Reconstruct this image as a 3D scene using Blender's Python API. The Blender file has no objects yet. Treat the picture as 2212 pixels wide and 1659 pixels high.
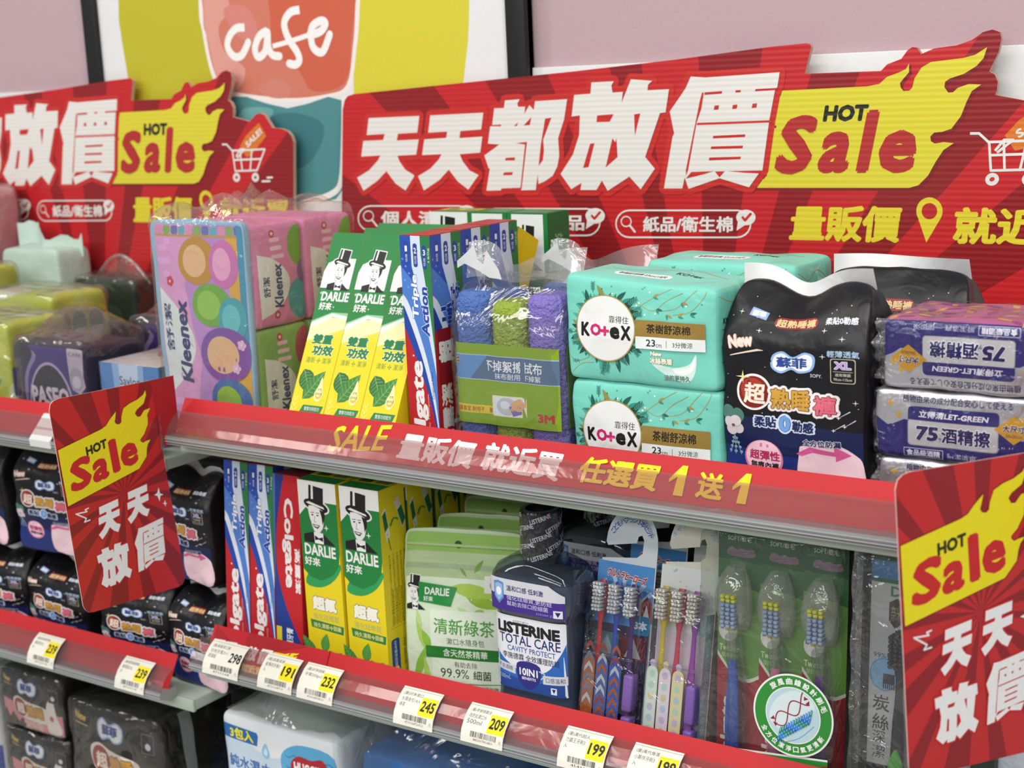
import bpy, bmesh, math, random
from mathutils import Vector, Matrix, Euler, noise
from mathutils.geometry import tessellate_polygon
PI = math.pi
S = bpy.context.scene
COL = S.collection

# ------------------------------------------------------------------ camera
F_PX, IW, IH, EYE = 3200.0, 2212, 1659, 1.5
R = Matrix(((0.82707395, -0.07921198, 0.55648373),
            (0.56039068, 0.19319608, -0.80538039),
            (-0.0437147, 0.97795743, 0.2041771)))
cd = bpy.data.cameras.new('camera')
cd.sensor_fit = 'HORIZONTAL'; cd.sensor_width = 36.0
cd.lens = F_PX / IW * 36.0
cd.clip_start = 0.02
cd.dof.use_dof = True
cd.dof.focus_distance = 1.18
cd.dof.aperture_fstop = 8.5
cam = bpy.data.objects.new('camera', cd)
COL.objects.link(cam)
cam.matrix_world = Matrix.Translation((0, 0, EYE)) @ R.to_4x4()
S.camera = cam

# ------------------------------------------------------------------ light
S.view_settings.view_transform = 'Standard'
S.view_settings.look = 'None'
S.view_settings.exposure = -0.41
S.view_settings.gamma = 1.0
S.view_settings.use_curve_mapping = False
S.cycles.max_bounces = 8
S.cycles.transparent_max_bounces = 24
S.cycles.sample_clamp_indirect = 6.0
S.cycles.caustics_reflective = False
S.cycles.caustics_refractive = False
W = bpy.data.worlds.new('store_ambience')
S.world = W
W.use_nodes = True
bg = W.node_tree.nodes['Background']
bg.inputs[0].default_value = (0.95, 0.97, 1.0, 1)
bg.inputs[1].default_value = 0.40


def area(name, loc, size, power, col, target):
    l = bpy.data.lights.new(name, 'AREA')
    l.shape = 'RECTANGLE'; l.size, l.size_y = size
    l.energy = power; l.color = col
    o = bpy.data.objects.new(name, l)
    COL.objects.link(o)
    o.location = loc
    d = Vector(target) - Vector(loc)
    o.rotation_euler = d.to_track_quat('-Z', 'Y').to_euler()
    return o


area('front_fill_light', (-0.6, 0.15, 2.75), (2.6, 0.18), 22, (1.0, 0.97, 0.92), (-0.6, 0.3, 0))
area('front_fill_light', (-0.6, -1.3, 2.75), (3.2, 0.25), 36, (1.0, 0.98, 0.95), (-0.6, -1.0, 0))
area('front_fill_light', (-0.6, -2.1, 2.5), (3.4, 0.3), 46, (1.0, 0.98, 0.95), (-0.7, 0.9, 1.0))  # added fill from the aisle, aimed at the shelves to brighten upright product faces
area('front_fill_light', (1.0, -0.3, 2.7), (0.25, 2.2), 30, (1.0, 0.96, 0.86), (0.3, 0.2, 0))
area('front_fill_light', (-2.6, -0.3, 2.7), (0.25, 2.2), 20, (1.0, 0.95, 0.88), (-2.0, 0.2, 0))


# ------------------------------------------------------------------ materials
def lin(h):
    h = h.lstrip('#')
    o = []
    for i in (0, 2, 4):
        c = int(h[i:i + 2], 16) / 255.0
        o.append(c / 12.92 if c <= 0.04045 else ((c + 0.055) / 1.055) ** 2.4)
    return (*o, 1.0)


MC = {}
ROUGH = {'p': 0.42, 'b': 0.36, 'g': 0.16, 'm': 0.3, 'c': 0.95, 'w': 0.8, 'r': 0.5, 'f': 0.1}


def M(h, k='p'):
    """Procedural surface of one ink or plastic: k = p carton, b soft bag film, g hard gloss, m foil, c cloth, w wall, r card."""
    key = (h, k)
    if key in MC:
        return MC[key]
    m = bpy.data.materials.new('%s_%s' % ({'p': 'carton', 'b': 'bag', 'g': 'gloss', 'm': 'foil', 'c': 'cloth', 'w': 'paint', 'r': 'card'}[k], h))
    m.use_nodes = True
    nt = m.node_tree; N = nt.nodes; L = nt.links
    p = N['Principled BSDF']
    c = lin(h)
    tc = N.new('ShaderNodeTexCoord')
    nz = N.new('ShaderNodeTexNoise')
    L.new(tc.outputs['Object'], nz.inputs['Vector'])
    mx = N.new('ShaderNodeMix'); mx.data_type = 'RGBA'
    mx.inputs[6].default_value = tuple(x * 0.95 for x in c[:3]) + (1,)
    mx.inputs[7].default_value = tuple(min(1, x * 1.05) for x in c[:3]) + (1,)
    L.new(nz.outputs['Fac'], mx.inputs[0])
    L.new(mx.outputs[2], p.inputs['Base Color'])
    p.inputs['Roughness'].default_value = ROUGH[k]
    p.inputs['Specular IOR Level'].default_value = {'p': .35, 'b': .38, 'g': .5, 'm': .5, 'c': .05, 'w': .2, 'r': .3}[k]
    nz.inputs['Scale'].default_value = {'p': 90, 'b': 34, 'g': 20, 'm': 45, 'c': 420, 'w': 260, 'r': 300}[k]
    nz.inputs['Detail'].default_value = 2
    if k == 'm':
        p.inputs['Metallic'].default_value = 0.75
    if k in 'bmcwr':
        if k in 'bm':
            nz.inputs['Distortion'].default_value = 1.2
        bp = N.new('ShaderNodeBump')
        bp.inputs['Strength'].default_value = {'b': .35, 'm': .45, 'c': .9, 'w': .12, 'r': .08}[k]
        bp.inputs['Distance'].default_value = {'b': .004, 'm': .004, 'c': .004, 'w': .002, 'r': .001}[k]
        L.new(nz.outputs['Fac'], bp.inputs['Height'])
        L.new(bp.outputs[0], p.inputs['Normal'])
    MC[key] = m
    return m


def film(name, lo=.06, hi=.55, tint='#ffffff', bump=.5, scale=30, rough=.07, haze=0.0):
    """Thin clear plastic: see-through with sharp wrinkled reflections, optionally a little milky."""
    if name in MC:
        return MC[name]
    m = bpy.data.materials.new(name)
    m.use_nodes = True
    nt = m.node_tree; N = nt.nodes; L = nt.links
    N.remove(N['Principled BSDF'])
    out = N['Material Output']
    tr = N.new('ShaderNodeBsdfTransparent'); tr.inputs[0].default_value = lin(tint)
    gl = N.new('ShaderNodeBsdfGlossy'); gl.inputs['Roughness'].default_value = rough
    df = N.new('ShaderNodeBsdfDiffuse'); df.inputs[0].default_value = (.85, .85, .85, 1)
    tc = N.new('ShaderNodeTexCoord'); nz = N.new('ShaderNodeTexNoise')
    nz.inputs['Scale'].default_value = scale; nz.inputs['Detail'].default_value = 3
    nz.inputs['Distortion'].default_value = 1.5
    L.new(tc.outputs['Object'], nz.inputs['Vector'])
    bp = N.new('ShaderNodeBump'); bp.inputs['Strength'].default_value = bump; bp.inputs['Distance'].default_value = .008
    L.new(nz.outputs['Fac'], bp.inputs['Height'])
    L.new(bp.outputs[0], gl.inputs['Normal'])
    lw = N.new('ShaderNodeLayerWeight'); lw.inputs['Blend'].default_value = .25
    mr = N.new('ShaderNodeMapRange')
    mr.inputs['To Min'].default_value = lo; mr.inputs['To Max'].default_value = hi
    L.new(lw.outputs['Facing'], mr.inputs['Value'])
    ms = N.new('ShaderNodeMixShader')
    L.new(mr.outputs[0], ms.inputs[0]); L.new(tr.outputs[0], ms.inputs[1]); L.new(gl.outputs[0], ms.inputs[2])
    if haze > 0:
        m2 = N.new('ShaderNodeMixShader'); m2.inputs[0].default_value = haze
        L.new(ms.outputs[0], m2.inputs[1]); L.new(df.outputs[0], m2.inputs[2])
        L.new(m2.outputs[0], out.inputs[0])
    else:
        L.new(ms.outputs[0], out.inputs[0])
    MC[name] = m
    return m


def ray_red(name, cx, cz, n, a, b, axis='XZ', corr=0.0):
    """Red printed board with a sunburst of two reds round (cx, cz) in its own coordinates; corr adds corrugation."""
    m = bpy.data.materials.new(name); m.use_nodes = True
    nt = m.node_tree; N = nt.nodes; L = nt.links
    p = N['Principled BSDF']
    tc = N.new('ShaderNodeTexCoord'); sp = N.new('ShaderNodeSeparateXYZ')
    L.new(tc.outputs['Object'], sp.inputs[0])

    def mth(op, x, y=None):
        q = N.new('ShaderNodeMath'); q.operation = op
        for i, v in enumerate((x, y)):
            if v is None:
                continue
            if isinstance(v, (int, float)):
                q.inputs[i].default_value = v
            else:
                L.new(v, q.inputs[i])
        return q.outputs[0]
    u = mth('SUBTRACT', sp.outputs[axis[0]], cx)
    v = mth('SUBTRACT', sp.outputs[axis[1]], cz)
    ang = mth('ARCTAN2', v, u)
    s = mth('SINE', mth('MULTIPLY', ang, n))
    s2 = mth('SINE', mth('ADD', mth('MULTIPLY', ang, round(n * .43)), 1.0))
    f = mth('GREATER_THAN', mth('ADD', s, mth('MULTIPLY', s2, .5)), 0.1)
    mx = N.new('ShaderNodeMix'); mx.data_type = 'RGBA'
    mx.inputs[6].default_value = lin(a); mx.inputs[7].default_value = lin(b)
    L.new(f, mx.inputs[0]); L.new(mx.outputs[2], p.inputs['Base Color'])
    p.inputs['Roughness'].default_value = .3
    nz = N.new('ShaderNodeTexNoise'); nz.inputs['Scale'].default_value = 350
    L.new(tc.outputs['Object'], nz.inputs['Vector'])
    h = mth('MULTIPLY', nz.outputs['Fac'], .25)
    if corr:
        wv = mth('SINE', mth('MULTIPLY', sp.outputs['Z'], 2 * PI / .0052))
        h = mth('ADD', h, wv)
    bp = N.new('ShaderNodeBump'); bp.inputs['Strength'].default_value = .08 if corr else .06
    bp.inputs['Distance'].default_value = .0012
    L.new(h, bp.inputs['Height']); L.new(bp.outputs[0], p.inputs['Normal'])
    return m


def corr_ink(h):
    key = (h, 'corr')
    if key in MC:
        return MC[key]
    m = ray_red('board_ink_' + h, 0, 0, 4, h, h, corr=1.0)
    MC[key] = m
    return m


# ------------------------------------------------------------------ photo geometry: a pixel's ray met with a real plane
def ray(x, y):
    return R @ Vector((x - IW / 2, -(y - IH / 2), -F_PX))


def at(x, y, Y):
    r = ray(x, y); return r * (Y / r.y) + Vector((0, 0, EYE))


def onx(x, y, X):
    r = ray(x, y); return r * (X / r.x) + Vector((0, 0, EYE))


def onz(x, y, Z):
    r = ray(x, y); return r * ((Z - EYE) / r.z) + Vector((0, 0, EYE))


# ------------------------------------------------------------------ flat artwork
GC = {}


def glyph(s, res=2):
    key = (s, res)
    if key in GC:
        return GC[key]
    c = bpy.data.curves.new('lettering', 'FONT')
    c.body = s; c.size = 1; c.fill_mode = 'FRONT'; c.resolution_u = res
    o = bpy.data.objects.new('lettering', c)
    me = bpy.data.meshes.new_from_object(o)
    vs = [(v.co.x, v.co.y) for v in me.vertices]
    fs = [tuple(p.vertices) for p in me.polygons]
    bpy.data.objects.remove(o); bpy.data.curves.remove(c); bpy.data.meshes.remove(me)
    xs = [v[0] for v in vs] or [0]; ys = [v[1] for v in vs] or [0]
    GC[key] = (vs, fs, (min(xs), min(ys), max(xs), max(ys)))
    return GC[key]


def grow(pts, d):
    """Polygon outline pushed outwards by d."""
    n = len(pts)
    A = sum(pts[i][0] * pts[(i + 1) % n][1] - pts[(i + 1) % n][0] * pts[i][1] for i in range(n))
    sg = 1 if A > 0 else -1
    out = []
    for i in range(n):
        p0 = Vector(pts[i - 1]); p1 = Vector(pts[i]); p2 = Vector(pts[(i + 1) % n])
        a = (p1 - p0).normalized(); c = (p2 - p1).normalized()
        n1 = Vector((a.y, -a.x)) * sg; n2 = Vector((c.y, -c.x)) * sg
        k = n1 + n2
        if k.length < .3:
            k = n1
        else:
            k = k / max(.55, (1 + n1.dot(n2)))
        out.append(tuple(p1 + k * d))
    return out


def smooth_pts(pts, n=5, closed=True):
    """Catmull-Rom through the points."""
    P = [Vector(p) for p in pts]; m = len(P); out = []
    for i in range(m if closed else m - 1):
        if closed:
            p0, p1, p2, p3 = P[i - 1], P[i], P[(i + 1) % m], P[(i + 2) % m]
        else:
            p0, p1, p2, p3 = P[max(0, i - 1)], P[i], P[i + 1], P[min(m - 1, i + 2)]
        for k in range(n):
            t = k / n
            out.append(tuple(.5 * ((2 * p1) + (p2 - p0) * t + (2 * p0 - 5 * p1 + 4 * p2 - p3) * t * t + (3 * p1 - p0 - 3 * p2 + p3) * t ** 3)))
    if not closed:
        out.append(tuple(P[-1]))
    return out


class Cv:
    """Artwork of one printed face; x right, y DOWN, in its own units W x H; later layers print over earlier ones."""

    def __init__(s, w, h, k='p'):
        s.w, s.h, s.k, s.L, s.bb = w, h, k, [], []

    def m(s, c):
        return M(c, s.k) if isinstance(c, str) else c

    def raw(s, vs, fs, c, up=1.0):
        """Each piece of print lies on whatever it covers: its height is one step above the highest piece under it."""
        if not vs:
            return
        x0 = min(v[0] for v in vs); x1 = max(v[0] for v in vs); y0 = min(v[1] for v in vs); y1 = max(v[1] for v in vs)
        z = 0.0
        for q in s.bb:
            if q[0] < x1 and q[1] > x0 and q[2] < y1 and q[3] > y0 and q[4] > z:
                z = q[4]
        s.L.append((vs, fs, s.m(c), z)); s.bb.append((x0, x1, y0, y1, z + up))

    def poly(s, pts, c):
        tr = tessellate_polygon([[Vector((p[0], p[1], 0)) for p in pts]])
        s.raw([tuple(p) for p in pts], [tuple(t) for t in tr], c)

    def rect(s, x0, y0, x1, y1, c):
        s.raw([(x0, y0), (x1, y0), (x1, y1), (x0, y1)], [(0, 1, 2, 3)], c)

    def ell(s, cx, cy, rx, ry, c, n=28, rot=0):
        ca, sa = math.cos(rot), math.sin(rot)
        pts = []
        for i in range(n):
            a = 2 * PI * i / n; x, y = rx * math.cos(a), ry * math.sin(a)
            pts.append((cx + x * ca - y * sa, cy + x * sa + y * ca))
        s.raw(pts, [tuple(range(n))], c)

    def rr(s, x0, y0, x1, y1, r, c):
        pts = []
        for cx, cy, a0 in ((x1 - r, y1 - r, 0), (x0 + r, y1 - r, 90), (x0 + r, y0 + r, 180), (x1 - r, y0 + r, 270)):
            for k in range(7):
                a = math.radians(a0 + 15 * k); pts.append((cx + r * math.cos(a), cy + r * math.sin(a)))
        s.raw(pts, [tuple(range(len(pts)))], c)

    def line(s, pts, wd, c, closed=False):
        """Pen stroke of width wd (or one width per point) with rounded joints."""
        P = [Vector(p) for p in pts]; n = len(P)
        W_ = wd if isinstance(wd, (list, tuple)) else [wd] * n
        for i in range(n if closed else n - 1):
            j = (i + 1) % n; d = P[j] - P[i]
            if d.length < 1e-9:
                continue
            d.normalize(); nn = Vector((-d.y, d.x))
            q = [P[i] + nn * W_[i] * .5, P[i] - nn * W_[i] * .5]
            e = []
            for k in range(5):      # rounded leading end
                a = -PI / 2 + PI * k / 4
                e.append(P[j] + (d * math.cos(a) + nn * math.sin(a)) * W_[j] * .5)
            s.raw([tuple(v) for v in q + e], [tuple(range(7))], c, .15)

    def leaf(s, x, y, ln, wd, ang, c):
        ca, sa = math.cos(ang), math.sin(ang); pts = []
        for i in range(7):
            t = i / 6; pts.append((ln * t, wd * .5 * math.sin(PI * t ** .8)))
        for i in range(5, 0, -1):
            t = i / 6; pts.append((ln * t, -wd * .5 * math.sin(PI * t ** .8)))
        s.raw([(x + p[0] * ca - p[1] * sa, y + p[0] * sa + p[1] * ca) for p in pts], [tuple(range(len(pts)))], c)

    def star(s, x, y, r, c, n=4, inner=.25, rot=0):
        s.poly([(x + (r if i % 2 == 0 else r * inner) * math.sin(PI * i / n + rot), y - (r if i % 2 == 0 else r * inner) * math.cos(PI * i / n + rot)) for i in range(2 * n)], c)

    def t(s, txt, cx, cy, w, h, c, rot=0, b=0.0, sh=0.0, ol=None, res=2):
        """Lettering squeezed into a w x h box round (cx, cy), turned by rot degrees (anticlockwise); ol = (colour, extra weight)."""
        if ol:
            s._t(txt, cx, cy, w, h, ol[0], rot, b, sh, res, ol[1])
        s._t(txt, cx, cy, w, h, c, rot, b, sh, res, 0)

    def _t(s, txt, cx, cy, w, h, c, rot, b, sh, res, extra):
        vs, fs, bb = glyph(txt, res)
        mx, my = (bb[0] + bb[2]) / 2, (bb[1] + bb[3]) / 2
        sy = h / max(1e-6, bb[3] - bb[1] + 2 * b)
        sx = w / max(1e-6, bb[2] - bb[0] + 2 * b) if w else sy
        a = math.radians(-rot); ca, sa = math.cos(a), math.sin(a)

        def f(x, y):
            x, y = (x - mx) * sx, -(y - my) * sy
            x -= sh * y
            return (cx + x * ca - y * sa, cy + x * sa + y * ca)
        s.stamp(vs, fs, f, c, b + extra)

    def stamp(s, vs, fs, f, c, b):
        """Lettering printed with weight b: the outline is stamped round a small circle."""
        n = 0 if b <= 0 else (4 if b < .022 else (8 if b < .075 else 18))
        for i in range(n):
            a = 2 * PI * (i + .5) / n
            dx, dy = b * math.cos(a), b * math.sin(a)
            s.raw([f(x + dx, y + dy) for x, y in vs], fs, c, .15 if n < 9 else .07)
        s.raw([f(x, y) for x, y in vs], fs, c)

    def bars(s, x0, y0, x1, y1, n, c, seed=1):
        rr = random.Random(seed); x = x0; st = (x1 - x0) / n
        vs = []; fs = []
        for i in range(n):
            wd = st * rr.choice((.3, .5, .75)); k = len(vs)
            vs += [(x, y0), (x + wd, y0), (x + wd, y1), (x, y1)]; fs.append((k, k + 1, k + 2, k + 3)); x += st
        s.raw(vs, fs, c)


class MB:
    """Collects shapes into ONE mesh."""

    def __init__(s):
        s.v, s.f, s.mi, s.sm, s.mats = [], [], [], [], []

    def mat(s, m):
        if m not in s.mats:
            s.mats.append(m)
        return s.mats.index(m)

    def add(s, vs, fs, m, smooth=False):
        k = len(s.v); i = s.mat(m)
        s.v += [tuple(v) for v in vs]
        for f in fs:
            s.f.append(tuple(x + k for x in f)); s.mi.append(i); s.sm.append(smooth)
        return s

    def box(s, x0, x1, y0, y1, z0, z1, m, ms=None):
        vs = [(x, y, z) for z in (z0, z1) for y in (y0, y1) for x in (x0, x1)]
        fs = {'b': (0, 2, 3, 1), 't': (4, 5, 7, 6), 'f': (0, 1, 5, 4), 'k': (2, 6, 7, 3), 'l': (0, 4, 6, 2), 'r': (1, 3, 7, 5)}
        for q, f in fs.items():
            s.add([vs[i] for i in f], [(0, 1, 2, 3)], (ms or {}).get(q, m))
        return s

    def rbox(s, x0, x1, y0, y1, z0, z1, m, r=.001, seg=2):
        """Box with rounded edges."""
        bm = bmesh.new()
        bmesh.ops.create_cube(bm, size=1)
        for v in bm.verts:
            v.co = Vector(((x0 + x1) / 2 + v.co.x * (x1 - x0), (y0 + y1) / 2 + v.co.y * (y1 - y0), (z0 + z1) / 2 + v.co.z * (z1 - z0)))
        bmesh.ops.bevel(bm, geom=bm.edges[:], offset=r, segments=seg, profile=.5, affect='EDGES')
        s.bm(bm, m, True)
        return s

    def bm(s, bm, m, smooth=False):
        bm.verts.index_update()
        s.add([v.co[:] for v in bm.verts], [[v.index for v in f.verts] for f in bm.faces], m, smooth)
        bm.free()

    def loft(s, rings, m, caps=(True, True), smooth=True, closed=True):
        n = len(rings[0]); vs = [p for r in rings for p in r]; fs = []
        for i in range(len(rings) - 1):
            for j in range(n if closed else n - 1):
                k = (j + 1) % n
                fs.append((i * n + j, i * n + k, (i + 1) * n + k, (i + 1) * n + j))
        s.add(vs, fs, m, smooth)
        if caps[0]:
            s.add(rings[0], [tuple(range(n - 1, -1, -1))], m)
        if caps[1]:
            s.add(rings[-1], [tuple(range(n))], m)
        return s

    def tube(s, pts, r, m, n=8):
        P = [Vector(p) for p in pts]; rings = []
        rs = r if isinstance(r, (list, tuple)) else [r] * len(P)
        for i, p in enumerate(P):
            d = (P[min(i + 1, len(P) - 1)] - P[max(0, i - 1)]).normalized()
            a = d.cross(Vector((0.13, .02, 1)) if abs(d.z) < .9 else Vector((1, 0.1, 0))).normalized(); b = d.cross(a)
            rings.append([tuple(p + (a * math.cos(2 * PI * j / n) + b * math.sin(2 * PI * j / n)) * rs[i]) for j in range(n)])
        return s.loft(rings, m)

    def prism(s, pts, y0, y1, m, side=None, plane='XZ'):
        """Outline in XZ (or YZ, XY) given depth between y0 and y1 on the remaining axis."""
        def q(a, b, c):
            return {'XZ': (a, c, b), 'YZ': (c, a, b), 'XY': (a, b, c)}[plane]
        tr = tessellate_polygon([[Vector((p[0], p[1], 0)) for p in pts]])
        n = len(pts)
        s.add([q(p[0], p[1], y0) for p in pts], tr, m)
        s.add([q(p[0], p[1], y1) for p in pts], [t[::-1] for t in tr], m)
        vs = [q(p[0], p[1], y0) for p in pts] + [q(p[0], p[1], y1) for p in pts]
        s.add(vs, [(i, (i + 1) % n, n + (i + 1) % n, n + i) for i in range(n)], side or m)
        return s

    def decal(s, cv, fn, k0=.00015, dk=.00003, gu=None, gv=None, flip=False):
        """Print cv on a face: fn(u, v, k) with u right, v down in 0..1, k = distance off the surface."""
        bm = bmesh.new()
        for vs, fs, m, li in cv.L:
            i = s.mat(m)
            bv = [bm.verts.new((x / cv.w, y / cv.h, li)) for x, y in vs]
            for f in fs:
                if len(set(f)) < 3:
                    continue
                try:
                    bm.faces.new([bv[x] for x in f]).material_index = i
                except ValueError:
                    pass
        for ax, g in ((0, gu), (1, gv)):
            for c in (g or ()):
                co = [0, 0, 0]; no = [0, 0, 0]; co[ax] = c; no[ax] = 1
                bmesh.ops.bisect_plane(bm, geom=bm.verts[:] + bm.edges[:] + bm.faces[:], dist=1e-7, plane_co=co, plane_no=no)
        bm.normal_update()
        bm.verts.index_update()
        k = len(s.v)
        for v in bm.verts:
            s.v.append(tuple(fn(v.co.x, v.co.y, k0 + dk * v.co.z)))
        for f in bm.faces:
            if f.calc_area() < 1e-12:
                continue
            idx = [v.index + k for v in f.verts]
            if f.normal.z > 0:
                idx.reverse()
            if flip:
                idx.reverse()
            s.f.append(tuple(idx)); s.mi.append(f.material_index); s.sm.append(gu is not None)
        bm.free()
        return s

    def build(s, name, parent=None, loc=None):
        me = bpy.data.meshes.new(name)
        me.from_pydata(s.v, [], s.f)
        for m in s.mats:
            me.materials.append(m)
        me.polygons.foreach_set('material_index', s.mi)
        me.polygons.foreach_set('use_smooth', s.sm)
        me.update()
        o = bpy.data.objects.new(name, me)
        COL.objects.link(o)
        if parent is not None:
            o.parent = parent
        if loc is not None:
            o.location = loc
        return o


def tag(o, label, cat, group=None, kind=None):
    o['label'] = label; o['category'] = cat
    if group:
        o['group'] = group
    if kind:
        o['kind'] = kind
    return o


def thing(name, label, cat, loc, group=None, rot=(0, 0, 0)):
    o = bpy.data.objects.new(name, None)
    o.empty_display_size = .02
    COL.objects.link(o)
    o.location = loc; o.rotation_euler = rot
    return tag(o, label, cat, group)


def kids(o):
    return [c for c in COL.objects if c.parent == o]


def dup(o, loc, label=None, rot=None, parent=None):
    c = o.copy(); COL.objects.link(c)
    if parent is not None:
        c.parent = parent
    else:
        c.location = loc
        if rot is not None:
            c.rotation_euler = rot
        if label:
            c['label'] = label
    for ch in kids(o):
        dup(ch, None, parent=c)
    return c


def flat(o, ux, uy, n):
    """Mapping onto a flat face with its upper left corner at o, ux to the right edge, uy to the lower edge."""
    o, ux, uy, n = Vector(o), Vector(ux), Vector(uy), Vector(n).normalized()
    return lambda u, v, k: o + ux * u + uy * v + n * k


def carton(mb, w, d, h, m, front=None, side=None, top=None, left=None, ms=None):
    """Upright carton, base centre of its front edge... x 0..w, y 0..d, z 0..h, printed faces."""
    mb.box(0, w, 0, d, 0, h, m, ms)
    if front:
        mb.decal(front, flat((0, 0, h), (w, 0, 0), (0, 0, -h), (0, -1, 0)))
    if side:
        mb.decal(side, flat((w, 0, h), (0, d, 0), (0, 0, -h), (1, 0, 0)))
    if left:
        mb.decal(left, flat((0, d, h), (0, -d, 0), (0, 0, -h), (-1, 0, 0)))
    if top:
        mb.decal(top, flat((0, d, h), (w, 0, 0), (0, -d, 0), (0, 0, 1)))


class Soft:
    """Cushion-shaped pack: rounded box w x d x h, base at z = 0, centre x = y = 0, with bulge and wrinkles."""

    def __init__(s, w, d, h, n=16, bulge=.006, wr=.002, fr=30, seed=0, shape=None, N=30):
        s.__dict__.update(w=w, d=d, h=h, n=n, b=bulge, wr=wr, fr=fr, seed=seed, shape=shape, N=N)
        s.g = [math.sin(PI / 2 * (2 * i / N - 1)) for i in range(N + 1)]
        s.gu = [(c + 1) / 2 for c in s.g[1:-1]]

    def p(s, c, k=0.0):
        c = Vector(c)
        q = c / (abs(c.x) ** s.n + abs(c.y) ** s.n + abs(c.z) ** s.n) ** (1 / s.n)
        p = Vector((q.x * s.w / 2, q.y * s.d / 2, (q.z + 1) * s.h / 2))
        p.y += s.b * (1 - q.x ** 2) * (1 - q.z ** 2) * (1 if q.y > 0 else -1) * min(1, abs(q.y)) ** 3
        p.x += s.b * .4 * (1 - q.y ** 2) * (1 - q.z ** 2) * (1 if q.x > 0 else -1) * min(1, abs(q.x)) ** 3
        p.z += s.b * .5 * (1 - q.y ** 2) * (1 - q.x ** 2) * max(0, q.z) ** 3
        if s.shape:
            p = Vector(s.shape(p, q))
        nv = Vector((q.x ** 7 / 1, q.y ** 7, q.z ** 7))
        nv = nv.normalized() if nv.length > 1e-6 else Vector((0, 0, 1))
        if s.wr:
            a = p * s.fr + Vector((s.seed * 7.3, s.seed * 3.1, s.seed))
            w_ = noise.noise(a) + .3 * noise.noise(a * 2.1)
            p = p + nv * s.wr * w_
        return p + nv * k

    def body(s, mb, m, k=0.0, ms=None):
        g = s.g; n = s.N
        for ax in range(3):
            for sg in (-1, 1):
                vs = []
                for a in g:
                    for b in g:
                        c = [0, 0, 0]; c[ax] = sg; c[(ax + 1) % 3] = a; c[(ax + 2) % 3] = b
                        vs.append(s.p(c, k))
                fs = []
                for i in range(n):
                    for j in range(n):
                        f = (i * (n + 1) + j, (i + 1) * (n + 1) + j, (i + 1) * (n + 1) + j + 1, i * (n + 1) + j + 1)
                        fs.append(f if sg > 0 else f[::-1])
                mb.add(vs, fs, (ms or {}).get((ax, sg), m), True)
        return mb

    def face(s, ax, sg):
        def fn(u, v, k):
            a, b = 2 * u - 1, 1 - 2 * v
            c = {(1, -1): (a, -1, b), (0, 1): (1, a, b), (2, 1): (a, b, 1), (0, -1): (-1, -a, b), (1, 1): (-a, 1, b)}[(ax, sg)]
            return s.p(c, k)
        return fn

    def art(s, mb, cv, ax=1, sg=-1, k0=.0003):
        mb.decal(cv, s.face(ax, sg), k0=k0, dk=.00008, gu=s.gu, gv=s.gu)
        return mb


def t4(cv, txt, tl, tr, bl, c, b=0.0, ol=None, res=2):
    """Lettering fitted into the parallelogram tl, tr, bl of the artwork."""
    vs, fs, bb = glyph(txt, res)
    tl, tr, bl = Vector(tl), Vector(tr), Vector(bl)

    def f(x, y):
        a = (x - bb[0] + b) / (bb[2] - bb[0] + 2 * b); d = 1 - (y - bb[1] + b) / (bb[3] - bb[1] + 2 * b)
        return tuple(tl + (tr - tl) * a + (bl - tl) * d)
    if ol:
        cv.stamp(vs, fs, f, ol[0], b + ol[1])
    cv.stamp(vs, fs, f, c, b)


def onplane(x, y, p0, n):
    r = ray(x, y); e = Vector((0, 0, EYE))
    return e + r * ((Vector(p0) - e).dot(n) / r.dot(n))


# ================================================================== SETTING
YW = 1.30


def structure(o, label, cat):
    tag(o, label, cat); o['kind'] = 'structure'; return o


mb = MB(); mb.box(-3.4, 1.6, YW, YW + .12, 0, 3.0, M('#bca3aa', 'w'))
structure(mb.build('wall_back'), 'dusty pink painted shop wall behind the shelves', 'wall')
mb = MB(); mb.rbox(-3.4, 1.6, YW - .006, YW, 1.17, 1.506, M('#dfe3e4', 'w'), .001)
structure(mb.build('trim_1'), 'pale grey white band along the wall behind the red signs', 'trim')
mb = MB(); mb.box(-3.4, 1.6, -2.2, YW, -.05, 0, M('#c9c6c0', 'p'))
structure(mb.build('floor'), 'pale shop floor under the shelves', 'floor')

# ---- framed poster
YP = 1.288
PX0, PX1, PZ0, PZ1 = -1.516, -.851, 1.19, 1.90
po = thing('framed_poster', 'large black framed poster of a red and teal cup on yellow', 'poster', ((PX0 + PX1) / 2, YP, PZ0))
ox, oz = (PX0 + PX1) / 2, PZ0
WP, HP = PX1 - PX0, PZ1 - PZ0
cv = Cv(WP, HP, 'r')


def pc(*pts):   # poster artwork point from the crop of the photo's upper left
    return [((lambda w: (w.x - PX0, PZ1 - w.z))(at(x * .33906, y * .33906, YP))) for x, y in pts]


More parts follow.
